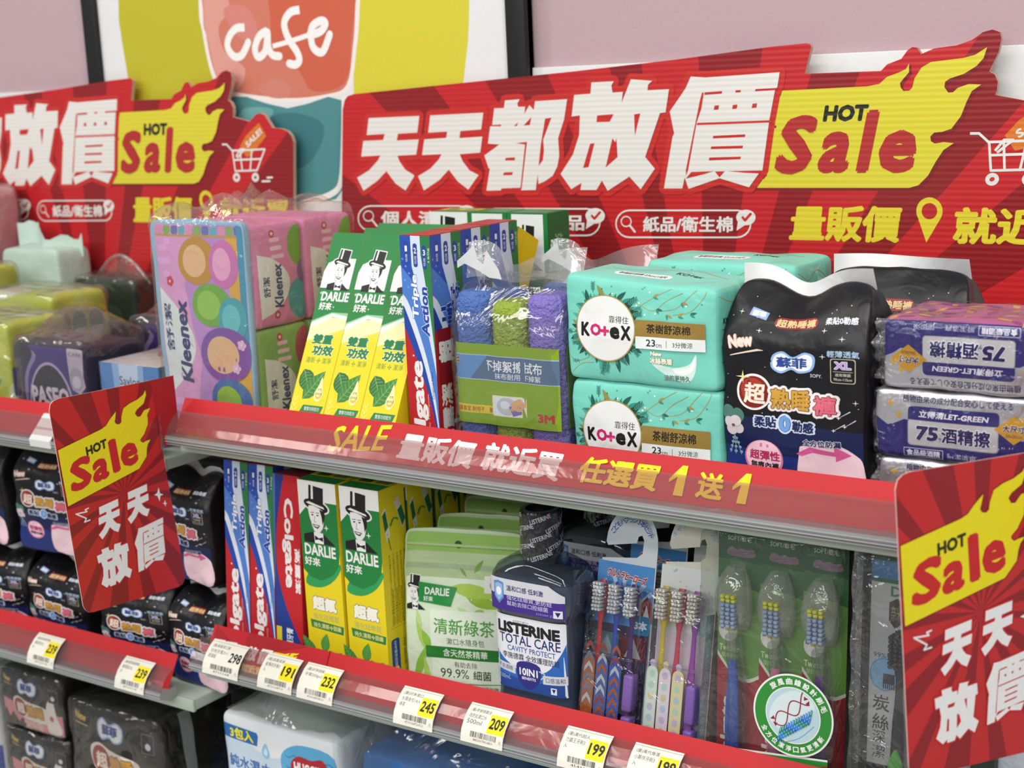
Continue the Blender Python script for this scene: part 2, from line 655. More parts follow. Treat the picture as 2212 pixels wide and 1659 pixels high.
cv.rect(0, 0, WP, HP, '#e3e4e6')
cv.poly(smooth_pts(pc((755, -900), (752, 20), (765, 200), (800, 420), (850, 700), (900, 900), (1500, 900), (1500, -900)), 4), '#bdb62f')
cv.poly(pc((2250, -900), (2250, 900), (2900, 900)) + smooth_pts(pc((2950, 520), (2965, 380), (2985, 120), (3000, -900)), 4, False), '#d5cc3d')
cv.poly(smooth_pts(pc((1262, -900), (1262, 0), (1285, 200), (1330, 430), (1385, 560), (1480, 620), (1830, 650), (2090, 620), (2225, 560), (2270, 300), (2290, 0), (2300, -900)), 4), '#f0e6e2')
cv.poly(smooth_pts(pc((1285, -900), (1290, 60), (1310, 220), (1345, 400), (1400, 530), (1490, 585), (1830, 625), (2080, 600), (2205, 540), (2245, 300), (2262, 0), (2270, -900)), 4), '#cf7a66')
cv.poly(smooth_pts(pc((1290, -600), (1295, 60), (1320, 250), (1390, 510), (1500, 580), (1560, 440), (1430, 330), (1390, 170), (1460, 60), (1420, -100)), 4), '#dc9c90')
cv.poly(smooth_pts(pc((1700, -500), (1720, 120), (1730, 320), (1900, 450), (1990, 580), (2190, 530), (2235, 260), (2250, -500)), 4), '#cc6249')
cv.poly(smooth_pts(pc((1420, 60), (1560, 40), (1640, 180), (1600, 260), (1500, 220)), 4), '#d4847a')
cv.poly(smooth_pts(pc((1640, 560), (1760, 500), (1850, 560), (1830, 620), (1720, 620)), 4), '#d08273')
cv.poly(smooth_pts(pc((1480, 615), (1830, 690), (2180, 640), (2185, 1200), (1980, 1290), (1600, 1290), (1480, 900)), 3), '#4f8b8e')
cv.poly(smooth_pts(pc((1700, 760), (1880, 720), (2060, 800), (2000, 1000), (1860, 1080), (1760, 940)), 4), '#3e777d')
cv.poly(smooth_pts(pc((1560, 690), (1740, 700), (1640, 830), (1520, 760)), 4), '#6fa7a5')
cv.line(smooth_pts(pc((2190, 620), (2185, 900), (2170, 1150), (2120, 1230), (2000, 1275), (1900, 1300)), 4, False), .007, '#eceae6')
for st, wd in ((((1555, 175), (1500, 182), (1458, 235), (1448, 300), (1490, 360), (1540, 350), (1580, 270)), 1),
               (((1700, 195), (1650, 230), (1622, 310), (1645, 365), (1690, 320), (1702, 205), (1708, 300), (1735, 350), (1780, 358)), 1),
               (((1905, 62), (1845, 80), (1808, 150), (1835, 245), (1890, 330), (1905, 385), (1880, 412), (1840, 405)), 1),
               (((1735, 295), (1850, 262), (1960, 225)), .6),
               (((1960, 228), (2040, 200), (2072, 150), (2042, 132), (1988, 170), (1980, 240), (2000, 310), (2055, 330), (2100, 220)), 1)):
    cv.line(smooth_pts(pc(*st), 6, False), .0092 * wd, '#f2f0ee')
b = MB()
b.box(PX0 - ox, PX1 - ox, .001, .009, 0, HP, M('#e3e4e6', 'r'))
b.decal(cv, flat((PX0 - ox, .001, HP), (WP, 0, 0), (0, 0, -HP), (0, -1, 0)), k0=.0002)
b.build('poster_sheet', po)
fw = .0235
for x0, x1, z0, z1 in ((PX0, PX0 + fw, 0, HP), (PX1 - fw, PX1, 0, HP), (PX0 + fw, PX1 - fw, HP - fw, HP), (PX0 + fw, PX1 - fw, 0, fw)):
    b = MB(); b.rbox(x0 - ox, x1 - ox, -.006, .010, z0, z1, M('#1d1d1f', 'p'), .001)
    b.build('frame_rail', po)

# ---- shelving bays
STEEL = M('#b4b9b5', 'p'); GREEN = M('#a9b8ab', 'p'); CLEAR = film('clear_rail_plastic', .035, .19, '#f2e6e6', .05, 25, .12, haze=.035)
RAILG = M('#8f9193', 'g'); PANEL = M('#4b4d4b', 'p')
Y0 = .950
UP, LO, LUP, LLO = 1.168, .9385, 1.1444, .8955     # bottom edges of the four price rails
XR0, XR1, XL0, XL1 = -1.046, -.13, -1.99, -1.086


def panel(name, label, x0, x1):
    b = MB(); n = int((1.185 - .08) / .02)
    vs = []; fs = []
    for i in range(n * 4 + 1):
        z = .08 + i * .005; y = 1.283 + (.003 if i % 4 in (0, 1) else 0)
        vs += [(x0, y, z), (x1, y, z)]
    for i in range(n * 4):
        fs.append((2 * i, 2 * i + 1, 2 * i + 3, 2 * i + 2))
    b.add(vs, fs, PANEL)
    b.box(x0, x1, 1.2875, 1.2935, .08, 1.18, PANEL)
    o = b.build(name); tag(o, label, 'panel')
    return o


panel('back_panel', 'grey ribbed steel panel behind the mouthwash bottles', -1.05, -.1)
panel('back_panel', 'grey ribbed steel panel behind the black bags on the left', -2.0, -1.074)
for x, lb in ((-1.062, 'steel upright post between the two shelving bays'), (-.11, 'steel upright post at the right end of the shelves'), (-2.02, 'steel upright post at the far left end of the shelves')):
    b = MB(); b.rbox(x - .011, x + .011, 1.232, 1.28, 0, 1.165, STEEL, .002)
    tag(b.build('upright_post'), lb, 'post')


def shelf(z, x0, x1, label):
    t = thing('shelf', label, 'shelf', ((x0 + x1) / 2, Y0, z + .006), 'grey green steel shelves'); w = (x1 - x0) / 2
    b = MB(); b.rbox(-w, w, .006, .326, -.012, 0, GREEN, .0015); b.build('shelf_plate', t)
    b = MB(); b.rbox(-w, w, .0035, .0075, -.013, -.0002, GREEN, .0008); b.build('front_edge', t)
    for s in (-1, 1):
        x = s * (w - .003)
        b = MB(); b.prism([(.17, -.012), (.30, -.012), (.30, -.06), (.17, -.022)], x - .0012, x + .0012, GREEN, plane='YZ')
        b.build('bracket', t)
    return t


shelf(UP, XR0 - .002, XR1, 'upper shelf of the right bay carrying tissue and toothpaste')
shelf(LO, XR0 + .004, XR1, 'middle shelf of the right bay carrying mouthwash and toothbrushes')
shelf(LUP, XL0, -1.072, 'upper shelf of the left bay carrying the purple pack')
shelf(LLO, XL0, -1.064, 'middle shelf of the left bay carrying stacked black bags')
shelf(.664, XR0, XR1, 'bottom shelf of the right bay carrying wet wipes')
shelf(.640, XL0, -1.072, 'bottom shelf of the left bay carrying wrapped black packs')


def lifted(z):      # height of a rail above its shelf's nominal edge
    return z + .0125 * (EYE - z)


def rail(z, x0, x1, label):
    z = lifted(z)
    t = thing('price_rail', label, 'rail', ((x0 + x1) / 2, Y0, z), 'clear fronted price rails'); w = (x1 - x0) / 2
    pr = [(.003, .0), (-.010, -.0005), (-.0165, .002), (-.0185, .0055), (-.0180, .0095), (-.006, .0095), (.003, .0095)]
    b = MB(); b.loft([[(x, p[0], p[1]) for p in pr] for x in (-w, w)], RAILG, smooth=False)
    for k in range(3):      # ribs of the extrusion
        zz = .001 + .0028 * k
        b.box(-w, w, -.0192 + .0006 * (k == 0) * 4, -.0175, zz, zz + .0009, M('#a4a6a8', 'g'))
    b.build('channel', t)
    cp = [(-.0178, .0095), (-.0165, .0135), (-.0125, .0195), (-.006, .0258), (.0005, .0298)]
    ring = cp + [(p[0] + .0011, p[1] - .0006) for p in cp[::-1]]
    b = MB(); b.loft([[(x, p[0], p[1]) for p in ring] for x in (-w, w)], CLEAR, smooth=False)
    b.build('clear_cover', t)
    return t


for z, x0, x1, lb in ((UP, XR0, XR1, 'clear price rail on the right bay upper shelf, before yellow and white lettering'),
                      (LO, XR0 + .006, XR1, 'clear price rail on the right bay middle shelf holding most price tags'),
                      (LUP, XL0, XL1 + .006, 'clear price rail on the left bay upper shelf with a white clip'),
                      (LLO, XL0, XL1, 'clear price rail on the left bay middle shelf with two price tags')):
    rail(z, x0, x1, lb)

# red card strips standing in the rails
SB, ST = Vector((0, -.0065, .0098)), Vector((0, .0105, .0405))
RED = M('#bf272d', 'r')
SUP = (ST - SB).normalized(); SN = Vector((0, -SUP.z, SUP.y)); SH = (ST - SB).length


def strip(z, x0, x1, label, art=None):
    z = lifted(z)
    w = x1 - x0; cx = (x0 + x1) / 2
    cv = Cv(w, SH, 'r')
    if art:
        art(cv, x0, z)
    o = Vector((-w / 2, 0, 0)); b = MB(); n = -SN * .0006
    q = [Vector((sx * w / 2, 0, 0)) + e for e in (SB, ST) for sx in (-1, 1)]
    b.add([p[:] for p in q] + [(p + n)[:] for p in q], [(0, 1, 3, 2), (5, 4, 6, 7), (0, 2, 6, 4), (1, 5, 7, 3), (2, 3, 7, 6), (0, 4, 5, 1)], RED)
    if cv.L:
        b.decal(cv, flat(o + ST, (w, 0, 0), SB - ST, SN), k0=.0002)
    ob = b.build('red_strip', loc=(cx, Y0, z))
    return tag(ob, label, 'strip')


def sp(z, x0):
    p0 = Vector((0, Y0, z)) + SB

    def f(x, y):
        p = onplane(x, y, p0, SN)
        return (p.x - x0, SH - (p - p0).dot(SUP))
    return f


def art_up(cv, x0, z):
    f = sp(z, x0)
    Yl, Wh, Dk = '#f3e21c', '#eceaea', '#8d1a1c'
    for s, tl, tr, bl, c, bb, dx in (('SALE', (728, 920), (850, 917), (704, 976), Yl, .02, 0),
                                     ('量販價', (873, 934), (1034, 956), (854, 990), Wh, .035, 0),
                                     ('就近買', (1054, 954), (1224, 979), (1034, 1014), Wh, .035, 0),
                                     ('任選買', (1262, 985), (1434, 1005), (1243, 1041), Yl, .035, 1),
                                     ('送', (1512, 1018), (1569, 1026), (1500, 1074), Yl, .035, 1)):
        a = [f(*p) for p in (tl, tr, bl)]
        if dx:
            a2 = [(p[0] + .0006, p[1] + .0008) for p in a]
            t4(cv, s, *a2, Dk, bb)
        t4(cv, s, *a, c, bb)
    one = [(1235, 350), (1360, 232), (1408, 237), (1350, 510), (1265, 500), (1310, 335), (1232, 382)]
    for dx, dy in ((0, 0), (572, 73)):
        pts = [f(1150 + (x + dx) * .2396, 950 + (y + dy) * .2396) for x, y in one]
        cv.poly([(p[0] + .0006, p[1] + .0008) for p in pts], Dk); cv.poly(pts, Yl)


strip(UP, at(402, 857, .962).x, XR1, 'red strip lettered SALE on the right bay upper shelf edge', art_up)
strip(LO, at(468, 1363, .962).x, XR1, 'plain red strip on the right bay middle shelf edge')
strip(LUP, XL0, XL1 + .004, 'plain red strip on the left bay upper shelf edge by the purple pack')
strip(LLO, XL0, XL1 - .001, 'plain red strip on the left bay middle shelf edge above two tags')

# ================================================================== SIGNS
YS = 1.272
SX0, SZ0 = -1.118, 1.185
K = .33906


def L_(x, y):   # left sign crop -> sign coords (metres from sign's lower left)
    w = at(x * K, y * K, YS); return (w.x + DXS - SX0, w.z + DZS - SZ0)


def R2(x, y):
    w = at(730 + x * K, y * K, YS); return (w.x - SX0, w.z - SZ0)


def R3(x, y):
    w = at(1462 + x * K, y * K, YS); return (w.x - SX0, w.z - SZ0)


_a = at(1477 * K, 487 * K, YS); _b = at(1462 + 2068 * K, 205 * K, YS)      # flame tip bump of both signs
_c = at(1240 * K, 1170 * K, YS); _d = at(1462 + 1490 * K, 1197 * K, YS)
DXS, DZS = .5 * (_b.x - _a.x + _d.x - _c.x), _d.z - _c.z
print('sign shift', _b - _a, _d - _c)

TIAN = [(197, 752), (520, 738), (507, 845), (384, 852), (376, 895), (516, 888), (500, 985), (380, 992), (395, 1030), (430, 1080), (490, 1118), (432, 1213), (370, 1170), (310, 1090), (255, 1150), (165, 1215), (124, 1132), (200, 1085), (258, 1020), (272, 990), (150, 998), (163, 898), (290, 892), (300, 853), (185, 860)]
TIAN2 = [(590, 735), (928, 718), (914, 825), (782, 835), (776, 880), (922, 870), (908, 972), (778, 982), (795, 1025), (840, 1085), (898, 1115), (832, 1208), (765, 1155), (708, 1080), (650, 1145), (550, 1213), (512, 1122), (590, 1075), (645, 1015), (662, 982), (538, 988), (552, 888), (692, 878), (698, 838), (577, 845)]
DU = [(1066, 640), (1160, 632), (1145, 660), (1150, 680), (1195, 680), (1190, 725), (1222, 670), (1250, 700), (1258, 645), (1462, 632), (1443, 760), (1405, 880), (1412, 990), (1400, 1060), (1370, 1120), (1320, 1155), (1280, 1172), (1275, 1110), (1262, 1210), (1168, 1212), (1170, 1195), (1045, 1200), (1040, 1213), (948, 1215), (970, 1075), (962, 1070), (935, 990), (1005, 940), (1030, 920), (958, 915), (972, 805), (1040, 805), (1042, 793), (985, 797), (998, 690), (1060, 688)]
DU_H = [[(1124, 803), (1150, 778), (1142, 803)], [(1185, 800), (1235, 745), (1225, 797)], [(1072, 1005), (1132, 1002), (1128, 1022), (1066, 1022)], [(1060, 1098), (1118, 1096), (1112, 1115), (1054, 1116)], [(1322, 755), (1362, 750), (1310, 890), (1315, 960), (1308, 1020), (1280, 1058), (1295, 920)], [(1135, 912), (1207, 903), (1172, 1208), (1164, 1208), (1194, 920)]]
FANG = [(1618, 525), (1760, 518), (1745, 545), (1752, 590), (1818, 585), (1810, 655), (1870, 505), (2005, 515), (1978, 540), (1975, 575), (2112, 568), (2090, 715), (2055, 720), (1960, 1000), (2022, 1075), (1932, 1205), (1860, 1125), (1722, 1215), (1685, 1150), (1650, 1210), (1548, 1210), (1555, 1165), (1490, 1205), (1422, 1108), (1500, 985), (1540, 860), (1545, 735), (1492, 742), (1508, 605), (1612, 597)]
FANG_H = [[(1655, 735), (1760, 727), (1735, 775), (1650, 778)], [(1890, 728), (1930, 722), (1895, 865)], [(1610, 915), (1638, 912), (1600, 1065), (1565, 1070)], [(1752, 880), (1770, 905), (1778, 880), (1785, 1000), (1708, 1068)]]
JIA = [(92, 487), (185, 494), (658, 460), (643, 555), (628, 575), (592, 765), (548, 1085), (525, 1105), (463, 1193), (275, 1135), (78, 1203), (53, 1130), (38, 1200), (-79, 1200), (-24, 870), (-14, 850), (-42, 710), (20, 620), (60, 560)]
JIA_H = [[(163, 590), (176, 590), (160, 690), (130, 780), (75, 1085), (62, 1120), (60, 1085), (150, 640)], [(180, 588), (292, 580), (290, 597), (178, 605)], [(378, 575), (412, 573), (408, 588), (375, 590)], [(505, 567), (640, 560), (637, 573), (500, 582)], [(243, 672), (273, 670), (268, 698), (238, 700)], [(360, 668), (390, 665), (385, 692), (355, 695)], [(485, 660), (515, 658), (510, 686), (480, 688)], [(133, 782), (610, 765), (608, 780), (130, 797)], [(235, 865), (440, 855), (437, 873), (232, 882)], [(222, 933), (425, 927), (422, 945), (218, 950)], [(210, 1003), (412, 997), (408, 1014), (206, 1022)], [(95, 1095), (240, 1090), (175, 1110), (60, 1138)], [(245, 1092), (310, 1090), (275, 1130)], [(325, 1090), (545, 1085), (530, 1105), (430, 1100)]]
FLAME = [(660, 578), (1215, 550), (1290, 535), (1340, 490), (1420, 460), (1460, 440), (1480, 405), (1480, 460), (1445, 500), (1422, 530), (1428, 560), (1445, 580), (1480, 578), (1500, 560), (1515, 500), (1560, 430), (1620, 395), (1700, 385), (1820, 370), (1900, 350), (1978, 300), (1955, 370), (1910, 420), (1830, 470), (1740, 500), (1710, 520), (1705, 555), (1730, 590), (1760, 588), (1790, 560), (1860, 535), (1940, 538), (1880, 580), (1850, 640), (1810, 740), (1750, 820), (1690, 840), (1640, 845), (1615, 870), (1620, 900), (1645, 915), (1700, 905), (1765, 912), (1700, 955), (1650, 1030), (1600, 1120), (1540, 1180), (1480, 1197), (500, 1197)]
GLY = {'天': (R2, TIAN, []), '夭': (R2, TIAN2, []), '都': (R2, DU, DU_H), '放': (R2, FANG, FANG_H), '價': (R3, JIA, JIA_H)}


def heavy(cv, ch, fn, wh, hole, edge=None, ed=0.0):
    """A heavy cut headline character; fn maps its sign coordinates into the artwork."""
    f, o, hs = GLY[ch]
    pts = [fn(*f(*p)) for p in o]
    if edge:
        cv.line(pts, ed * 2, edge, True)
    cv.poly(pts, wh)
    for h in hs:
        cv.poly([fn(*f(*p)) for p in h], hole)


RAY = ray_red('sunburst_board', .47, -.06, 22, '#c3252a', '#8f1d22', corr=1.0)
_c1 = [L_(x, y) for x, y in ((1480, 745), (1590, 775), (1632, 728), (1655, 722), (1682, 730), (1735, 815), (1790, 820), (1830, 835), (1855, 865), (1868, 905), (1870, 1300))]
OUT = [(0, 0), R2(30, 700), R2(42, 640), R2(62, 612), R2(100, 600), R2(1500, 455), R2(2150, 380)] + [R3(*p) for p in ((600, 298), (825, 275), (848, 280), (856, 300), (815, 470), (1300, 452), (1340, 410), (1430, 375), (1470, 320), (1500, 300), (1530, 303), (1556, 345), (1640, 308), (1780, 290), (1880, 255), (1950, 205), (2010, 188), (2060, 205), (2068, 250), (2050, 330), (1990, 455), (2025, 475), (2045, 520), (2040, 570))]
OUT += _c1 + [(_c1[-1][0] + .004, 0)]


def sign(label, x, z):
    w = max(p[0] for p in OUT); h = max(p[1] for p in OUT)
    cv = Cv(1, 1, 'r')
    I = lambda u, v: (u, v)
    Wt, Yl, Rd = corr_ink('#e6e3df'), corr_ink('#dcd13a'), corr_ink('#c8302c')
    Dr = corr_ink('#b3302f')
    fl = [R3(*p) for p in FLAME]
    cv.poly(grow([(p[0] + .0015, p[1] - .0015) for p in fl], .001), corr_ink('#7d1d20'))
    cv.poly(fl, Yl)
    for ch in '天夭都放價':
        heavy(cv, ch, lambda u, v: (u + .004, v - .005), corr_ink('#8a1c20'), corr_ink('#8a1c20'))
    for ch in '天夭都放價':
        heavy(cv, ch, I, Wt, Rd, Rd, .0058)
    heavy(cv, '價', I, Wt, Rd); heavy(cv, '放', I, Wt, Rd)
    t4(cv, 'HOT', R3(945, 670), R3(1228, 662), R3(928, 778), corr_ink('#24241f'), .06)
    q = [R3(*p) for p in ((740, 730), (910, 715), (625, 1118))]
    t4(cv, 'S', R3(690, 735), R3(922, 726), R3(612, 1112), Dr, .045)
    t4(cv, 'a', R3(945, 838), R3(1150, 830), R3(880, 1108), Dr, .045)
    t4(cv, 'l', R3(1215, 700), R3(1300, 695), R3(1135, 1105), Dr, .05)
    t4(cv, 'e', R3(1310, 828), R3(1555, 822), R3(1262, 1106), Dr, .045)
    # three search pills
    for tx, fn, x0, x1, y0, y1 in (('個人清潔', R2, 130, 850, 1312, 1470), ('家庭用品', R2, 915, 1670, 1330, 1500), ('紙品/衛生棉', R2, 1772, 2630, 1340, 1512)):
        n = 10; r = (y1 - y0) / 2; cy = (y0 + y1) / 2; pts = []
        for i in range(n + 1):
            a = -PI / 2 + PI * i / n; pts.append((x1 - r + r * math.cos(a), cy + r * math.sin(a)))
        for i in range(n + 1):
            a = PI / 2 + PI * i / n; pts.append((x0 + r + r * math.cos(a), cy + r * math.sin(a)))
        cv.line([fn(*p) for p in pts], .0016, Wt, True)
        cv.line([fn(x0 + 65 + 32 * math.cos(i * PI / 8), cy - 15 + 32 * math.sin(i * PI / 8)) for i in range(16)], .0012, Wt, True)
        cv.line([fn(x0 + 88, cy + 10), fn(x0 + 120, cy + 50)], .0022, Wt)
        a0, a1 = x0 + .2 * (x1 - x0), x1 - .13 * (x1 - x0)
        t4(cv, tx, fn(a0, cy - 48), fn(a1, cy - 48), fn(a0, cy + 52), Wt, .03)
        bx, by = x1 - 30, y0 + 45
        cv.raw([fn(bx + 62 * math.cos(i * PI / 12), by + 50 * math.sin(i * PI / 12)) for i in range(24)], [tuple(range(24))], Wt)
        cv.poly([fn(bx - 50, by + 20), fn(bx - 60, by + 85), fn(bx + 10, by + 40)], Wt)
        cv.line([fn(bx - 25, by - 5), fn(bx - 5, by + 18), fn(bx + 30, by - 22)], .0026, Rd)
    Yl2 = corr_ink('#e0cf35')
    t4(cv, '量販價', R3(735, 1308), R3(1445, 1312), R3(712, 1535), Yl2, .04)
    t4(cv, '就近買', R3(1775, 1318), R3(2640, 1330), R3(1752, 1555), Yl2, .04)
    pin = [R3(1610 + 84 * math.cos(a), 1345 + 88 * math.sin(a)) for a in [math.radians(d) for d in range(150, 391, 15)]] + [R3(1590, 1545)]
    cv.poly(pin, Yl2)
    cv.raw([R3(1610 + 50 * math.cos(i * PI / 9), 1345 + 52 * math.sin(i * PI / 9)) for i in range(18)], [tuple(range(18))], corr_ink('#b8272b'))
    # shopping cart with its tag, drawn as on the left sign
    cv.poly([L_(*p) for p in ((1530, 930), (1570, 860), (1650, 782), (1698, 866), (1600, 990), (1570, 1000))], corr_ink('#d9792c'))
    t4(cv, 'SALE!', L_(1560, 912), L_(1655, 812), L_(1578, 945), Wt, .04)
    for ln in (((1415, 920), (1445, 920), (1480, 960), (1688, 950), (1638, 1085), (1500, 1090), (1482, 960)), ((1490, 1020), (1665, 1012)), ((1530, 960), (1545, 1088)), ((1605, 955), (1595, 1088)), ((1700, 1132), (1735, 1130)), ((1668, 1155), (1720, 1154)), ((1505, 1000), (1530, 950), (1560, 950), (1515, 1005))):
        cv.line([L_(*p) for p in ln], .0022, Wt)
    for cx in (1508, 1628):
        cv.line([L_(cx + 16 * math.cos(i * PI / 6), 1130 + 20 * math.sin(i * PI / 6)) for i in range(12)], .0035, Wt, True)
    b = MB()
    b.prism(OUT, 0, .005, RAY, side=M('#c8a793', 'r'))
    b.decal(cv, lambda u, v, k: (u, -k, v), k0=.0002, dk=.00004)
    return tag(b.build('promotion_sign', loc=(x, YS, z)), label, 'sign')


sign('red corrugated sale sign behind the mint packs, its headline fully visible', SX0, SZ0)
sign('red corrugated sale sign left of the poster cup, cut by the photo edge', SX0 - DXS, SZ0 - DZS)

# ---- flag cards jutting out from the shelf edge
CXL = -1.044
ck = .2653


def cc(x, y):   # card artwork point (u = away from the viewer, v = up) from a crop of the left card
    w = onx(x * ck, 800 + y * ck, CXL); return (w.y - .95, w.z - UP + .0236)


def cp_(x, y):
    w = onx(x, y, CXL); return (w.y - .95, w.z - UP + .0236)


_l = [R3(*p) for p in FLAME]


def flag(label, x, z):
    t = thing('flag_card', label, 'card', (x, .95, z), 'red sale flags on the shelf edges')
    out = [cp_(*p) for p in ((106, 888), (108, 874), (115, 866), (126, 861), (323, 822), (345, 943), (398, 1238), (399, 1250), (394, 1262), (384, 1268), (202, 1322), (192, 1323), (184, 1318), (179, 1308))]
    red2 = ray_red('sunburst_card', *cc(1010, 1000), 17, '#bf2a2b', '#8c2026', 'YZ') if 'sunburst_card' not in bpy.data.materials else bpy.data.materials['sunburst_card']
    cv = Cv(1, 1, 'r')
    Yl, Wt, Rd, Dk = '#e6da22', '#e9ecee', '#c22b2e', '#8c2026'
    fl = [cc(*p) for p in ((468, 652), (820, 480), (860, 450), (890, 400), (940, 335), (935, 390), (930, 420), (945, 438), (970, 438), (985, 420), (985, 380), (1000, 310), (1050, 270), (1110, 240), (1160, 200), (1180, 160), (1185, 200), (1165, 270), (1110, 320), (1095, 350), (1115, 378), (1140, 375), (1170, 325), (1220, 305), (1195, 360), (1200, 400), (1200, 440), (1170, 520), (1140, 560), (1140, 575), (1160, 590), (1185, 575), (1222, 562), (1200, 600), (1192, 640), (1190, 700), (1130, 800), (552, 1108))]
    cv.poly(grow(fl[:-1] + fl[-1:], .0007), '#7a1c20'); cv.poly(fl, Yl)
    t4(cv, 'HOT', cc(690, 625), cc(860, 552), cc(703, 702), '#2c3018', .055)
    t4(cv, 'S', cc(560, 745), cc(735, 670), cc(575, 1010), Rd, .045)
    t4(cv, 'a', cc(745, 745), cc(880, 685), cc(755, 930), Rd, .045)
    t4(cv, 'l', cc(870, 575), cc(935, 545), cc(920, 845), Rd, .05)
    t4(cv, 'e', cc(965, 620), cc(1105, 560), cc(992, 810), Rd, .045)
    for ch, tl, tr, bl in (('天', (765, 1128), (968, 1040), (800, 1390)), ('夭', (1000, 1005), (1203, 920), (1035, 1262)), ('放', (742, 1487), (1040, 1370), (822, 1792)), ('價', (1065, 1310), (1335, 1190), (1112, 1650))):
        f, o, hs = GLY[ch]; pp = [f(*p) for p in o]
        x0, x1 = min(p[0] for p in pp), max(p[0] for p in pp); y0, y1 = min(p[1] for p in pp), max(p[1] for p in pp)
        TL, TR, BL = Vector(cc(*tl)), Vector(cc(*tr)), Vector(cc(*bl))
        sk = .12 if ch != '價' else .1

        def fn(u, v):
            b_ = 1 - (v - y0) / (y1 - y0)
            a_ = (u - x0) / (x1 - x0) + sk * (b_ - .5)
            return tuple(TL + (TR - TL) * a_ + (BL - TL) * b_)
        heavy(cv, ch, lambda u, v: (fn(u, v)[0] + .0008, fn(u, v)[1] - .001), Dk, Dk)
        heavy(cv, ch, fn, Wt, Rd, Rd, .0012)
    for x_, y_, r in ((1288, 1010, 58), (1340, 1082, 28)):
        cv.poly([cc(x_ + dx * r, y_ + dy * r) for dx, dy in ((0, -1), (.2, -.15), (.7, 0), (.25, .2), (.15, 1), (-.15, .2), (-.65, .1), (-.2, -.2))], Wt)
    cv.line([cc(*p) for p in ((720, 1120), (690, 1135), (705, 1150), (615, 1170), (700, 1205), (685, 1235), (730, 1218))], .0012, Wt)
    b = MB()
    b.prism(out, -.0004, .0004, red2, side=M('#d8b9b4', 'r'), plane='YZ')
    b.decal(cv, lambda u, v, k: (.0004 + k, u, v), k0=.00015)
    b.build('printed_card', t)
    fp = [cp_(*p) for p in ((323, 822), (374, 811), (390, 956), (357, 966), (345, 943))]
    b = MB(); b.prism(fp, -.0003, .0003, M('#a8242a', 'r'), plane='YZ'); b.build('mounting_flap', t)
    c1, c2 = cp_(340, 897), cp_(357, 968)
    b = MB(); b.rbox(-.0012, .0022, c1[0] - .0008, c1[0] + .002, c2[1], c1[1], film('clear_clip_plastic', .15, .6, '#f5e2e2', .03, 12, .1), .0004)
    o = b.build('clear_clip', t)
    return t


flag('red sale flag card jutting out left of the pastel tissue bundle', CXL, UP - .0236)
fc = flag('red sale flag card jutting out beneath the silver wipe packs', 0, 0)
fa = math.radians(-27)
fc.rotation_euler.z = fa
fc.location = Vector((-.2962, .8258, 1.161)) - Matrix.Rotation(fa, 3, 'Z') @ Vector((0, cp_(107, 874)[0], 0))

# ================================================================== PRINTED DESIGNS
BK, WH, GRN, YEL = '#1b1b1c', '#e8e9e8', '#1f7d3c', '#e5d01e'


def gent(cv, x, y, h, side='#e8e9e8', neck=True):
    """Line drawing of a smiling gentleman in a top hat and bow tie; x, y = middle of the brim, h = full height."""
    q = h / 365.0

    def p(*pts):
        return [(x + (a - 1195) * q, y + (b - 425) * q) for a, b in pts]
    cv.ell(x, y, 108 * q, 46 * q, side, rot=.2)
    cv.poly(p((1140, 290), (1270, 304), (1262, 450), (1128, 420)), side)
    cv.poly(p((1148, 298), (1166, 300), (1158, 415), (1138, 408)), BK)
    cv.poly(p((1182, 302), (1262, 312), (1252, 440), (1175, 420)), BK)
    cv.ell(x, y, 96 * q, 36 * q, BK, rot=.2)
    cv.poly(p((1118, 412), (1140, 402), (1256, 428), (1262, 440), (1140, 418)), side)
    cv.poly(smooth_pts(p((1138, 428), (1250, 452), (1250, 520), (1232, 575), (1200, 606), (1168, 585), (1146, 525)), 3), side)
    cv.poly(p((1222, 445), (1262, 455), (1258, 500), (1240, 540), (1236, 490)), BK)
    for ex in (1164, 1205):
        cv.ell(*p((ex, 484))[0], 9 * q, 5 * q, BK, 10); cv.line(p((ex - 14, 470), (ex + 12, 468)), 4 * q, BK)
    cv.line(p((1182, 490), (1176, 525), (1190, 528)), 3 * q, BK)
    cv.poly(p((1160, 540), (1220, 546), (1200, 568), (1172, 560)), BK)
    cv.poly(p((1168, 545), (1212, 550), (1196, 558), (1176, 553)), side)
    cv.line(p((1146, 520), (1166, 582), (1200, 606), (1236, 570)), 3 * q, BK)
    if neck:
        cv.poly(p((1085, 612), (1165, 590), (1200, 640), (1245, 600), (1330, 660), (1085, 660)), BK)
        cv.poly(p((1165, 590), (1240, 592), (1240, 660), (1170, 660)), side)
        cv.poly(p((1172, 610), (1202, 626), (1236, 616), (1236, 646), (1202, 634), (1172, 642)), BK)
    cv.star(*p((1268, 555))[0], 22 * q, side)


def bigleaf(cv, x, y, ln, wd, ang, c='#2f6a35', vein='#7fae62'):
    cv.leaf(x, y, ln, wd, ang, c)
    ca, sa = math.cos(ang), math.sin(ang)
    cv.line([(x, y), (x + ln * .95 * ca, y + ln * .95 * sa)], wd * .04, vein)
    for i in range(1, 7):
        t = i / 7.5; w_ = wd * .42 * math.sin(PI * t ** .8)
        for s in (-1, 1):
            a, b_ = ln * t, ln * (t + .1)
            cv.line([(x + a * ca, y + a * sa), (x + b_ * ca - s * w_ * sa, y + b_ * sa + s * w_ * ca)], wd * .025, vein)


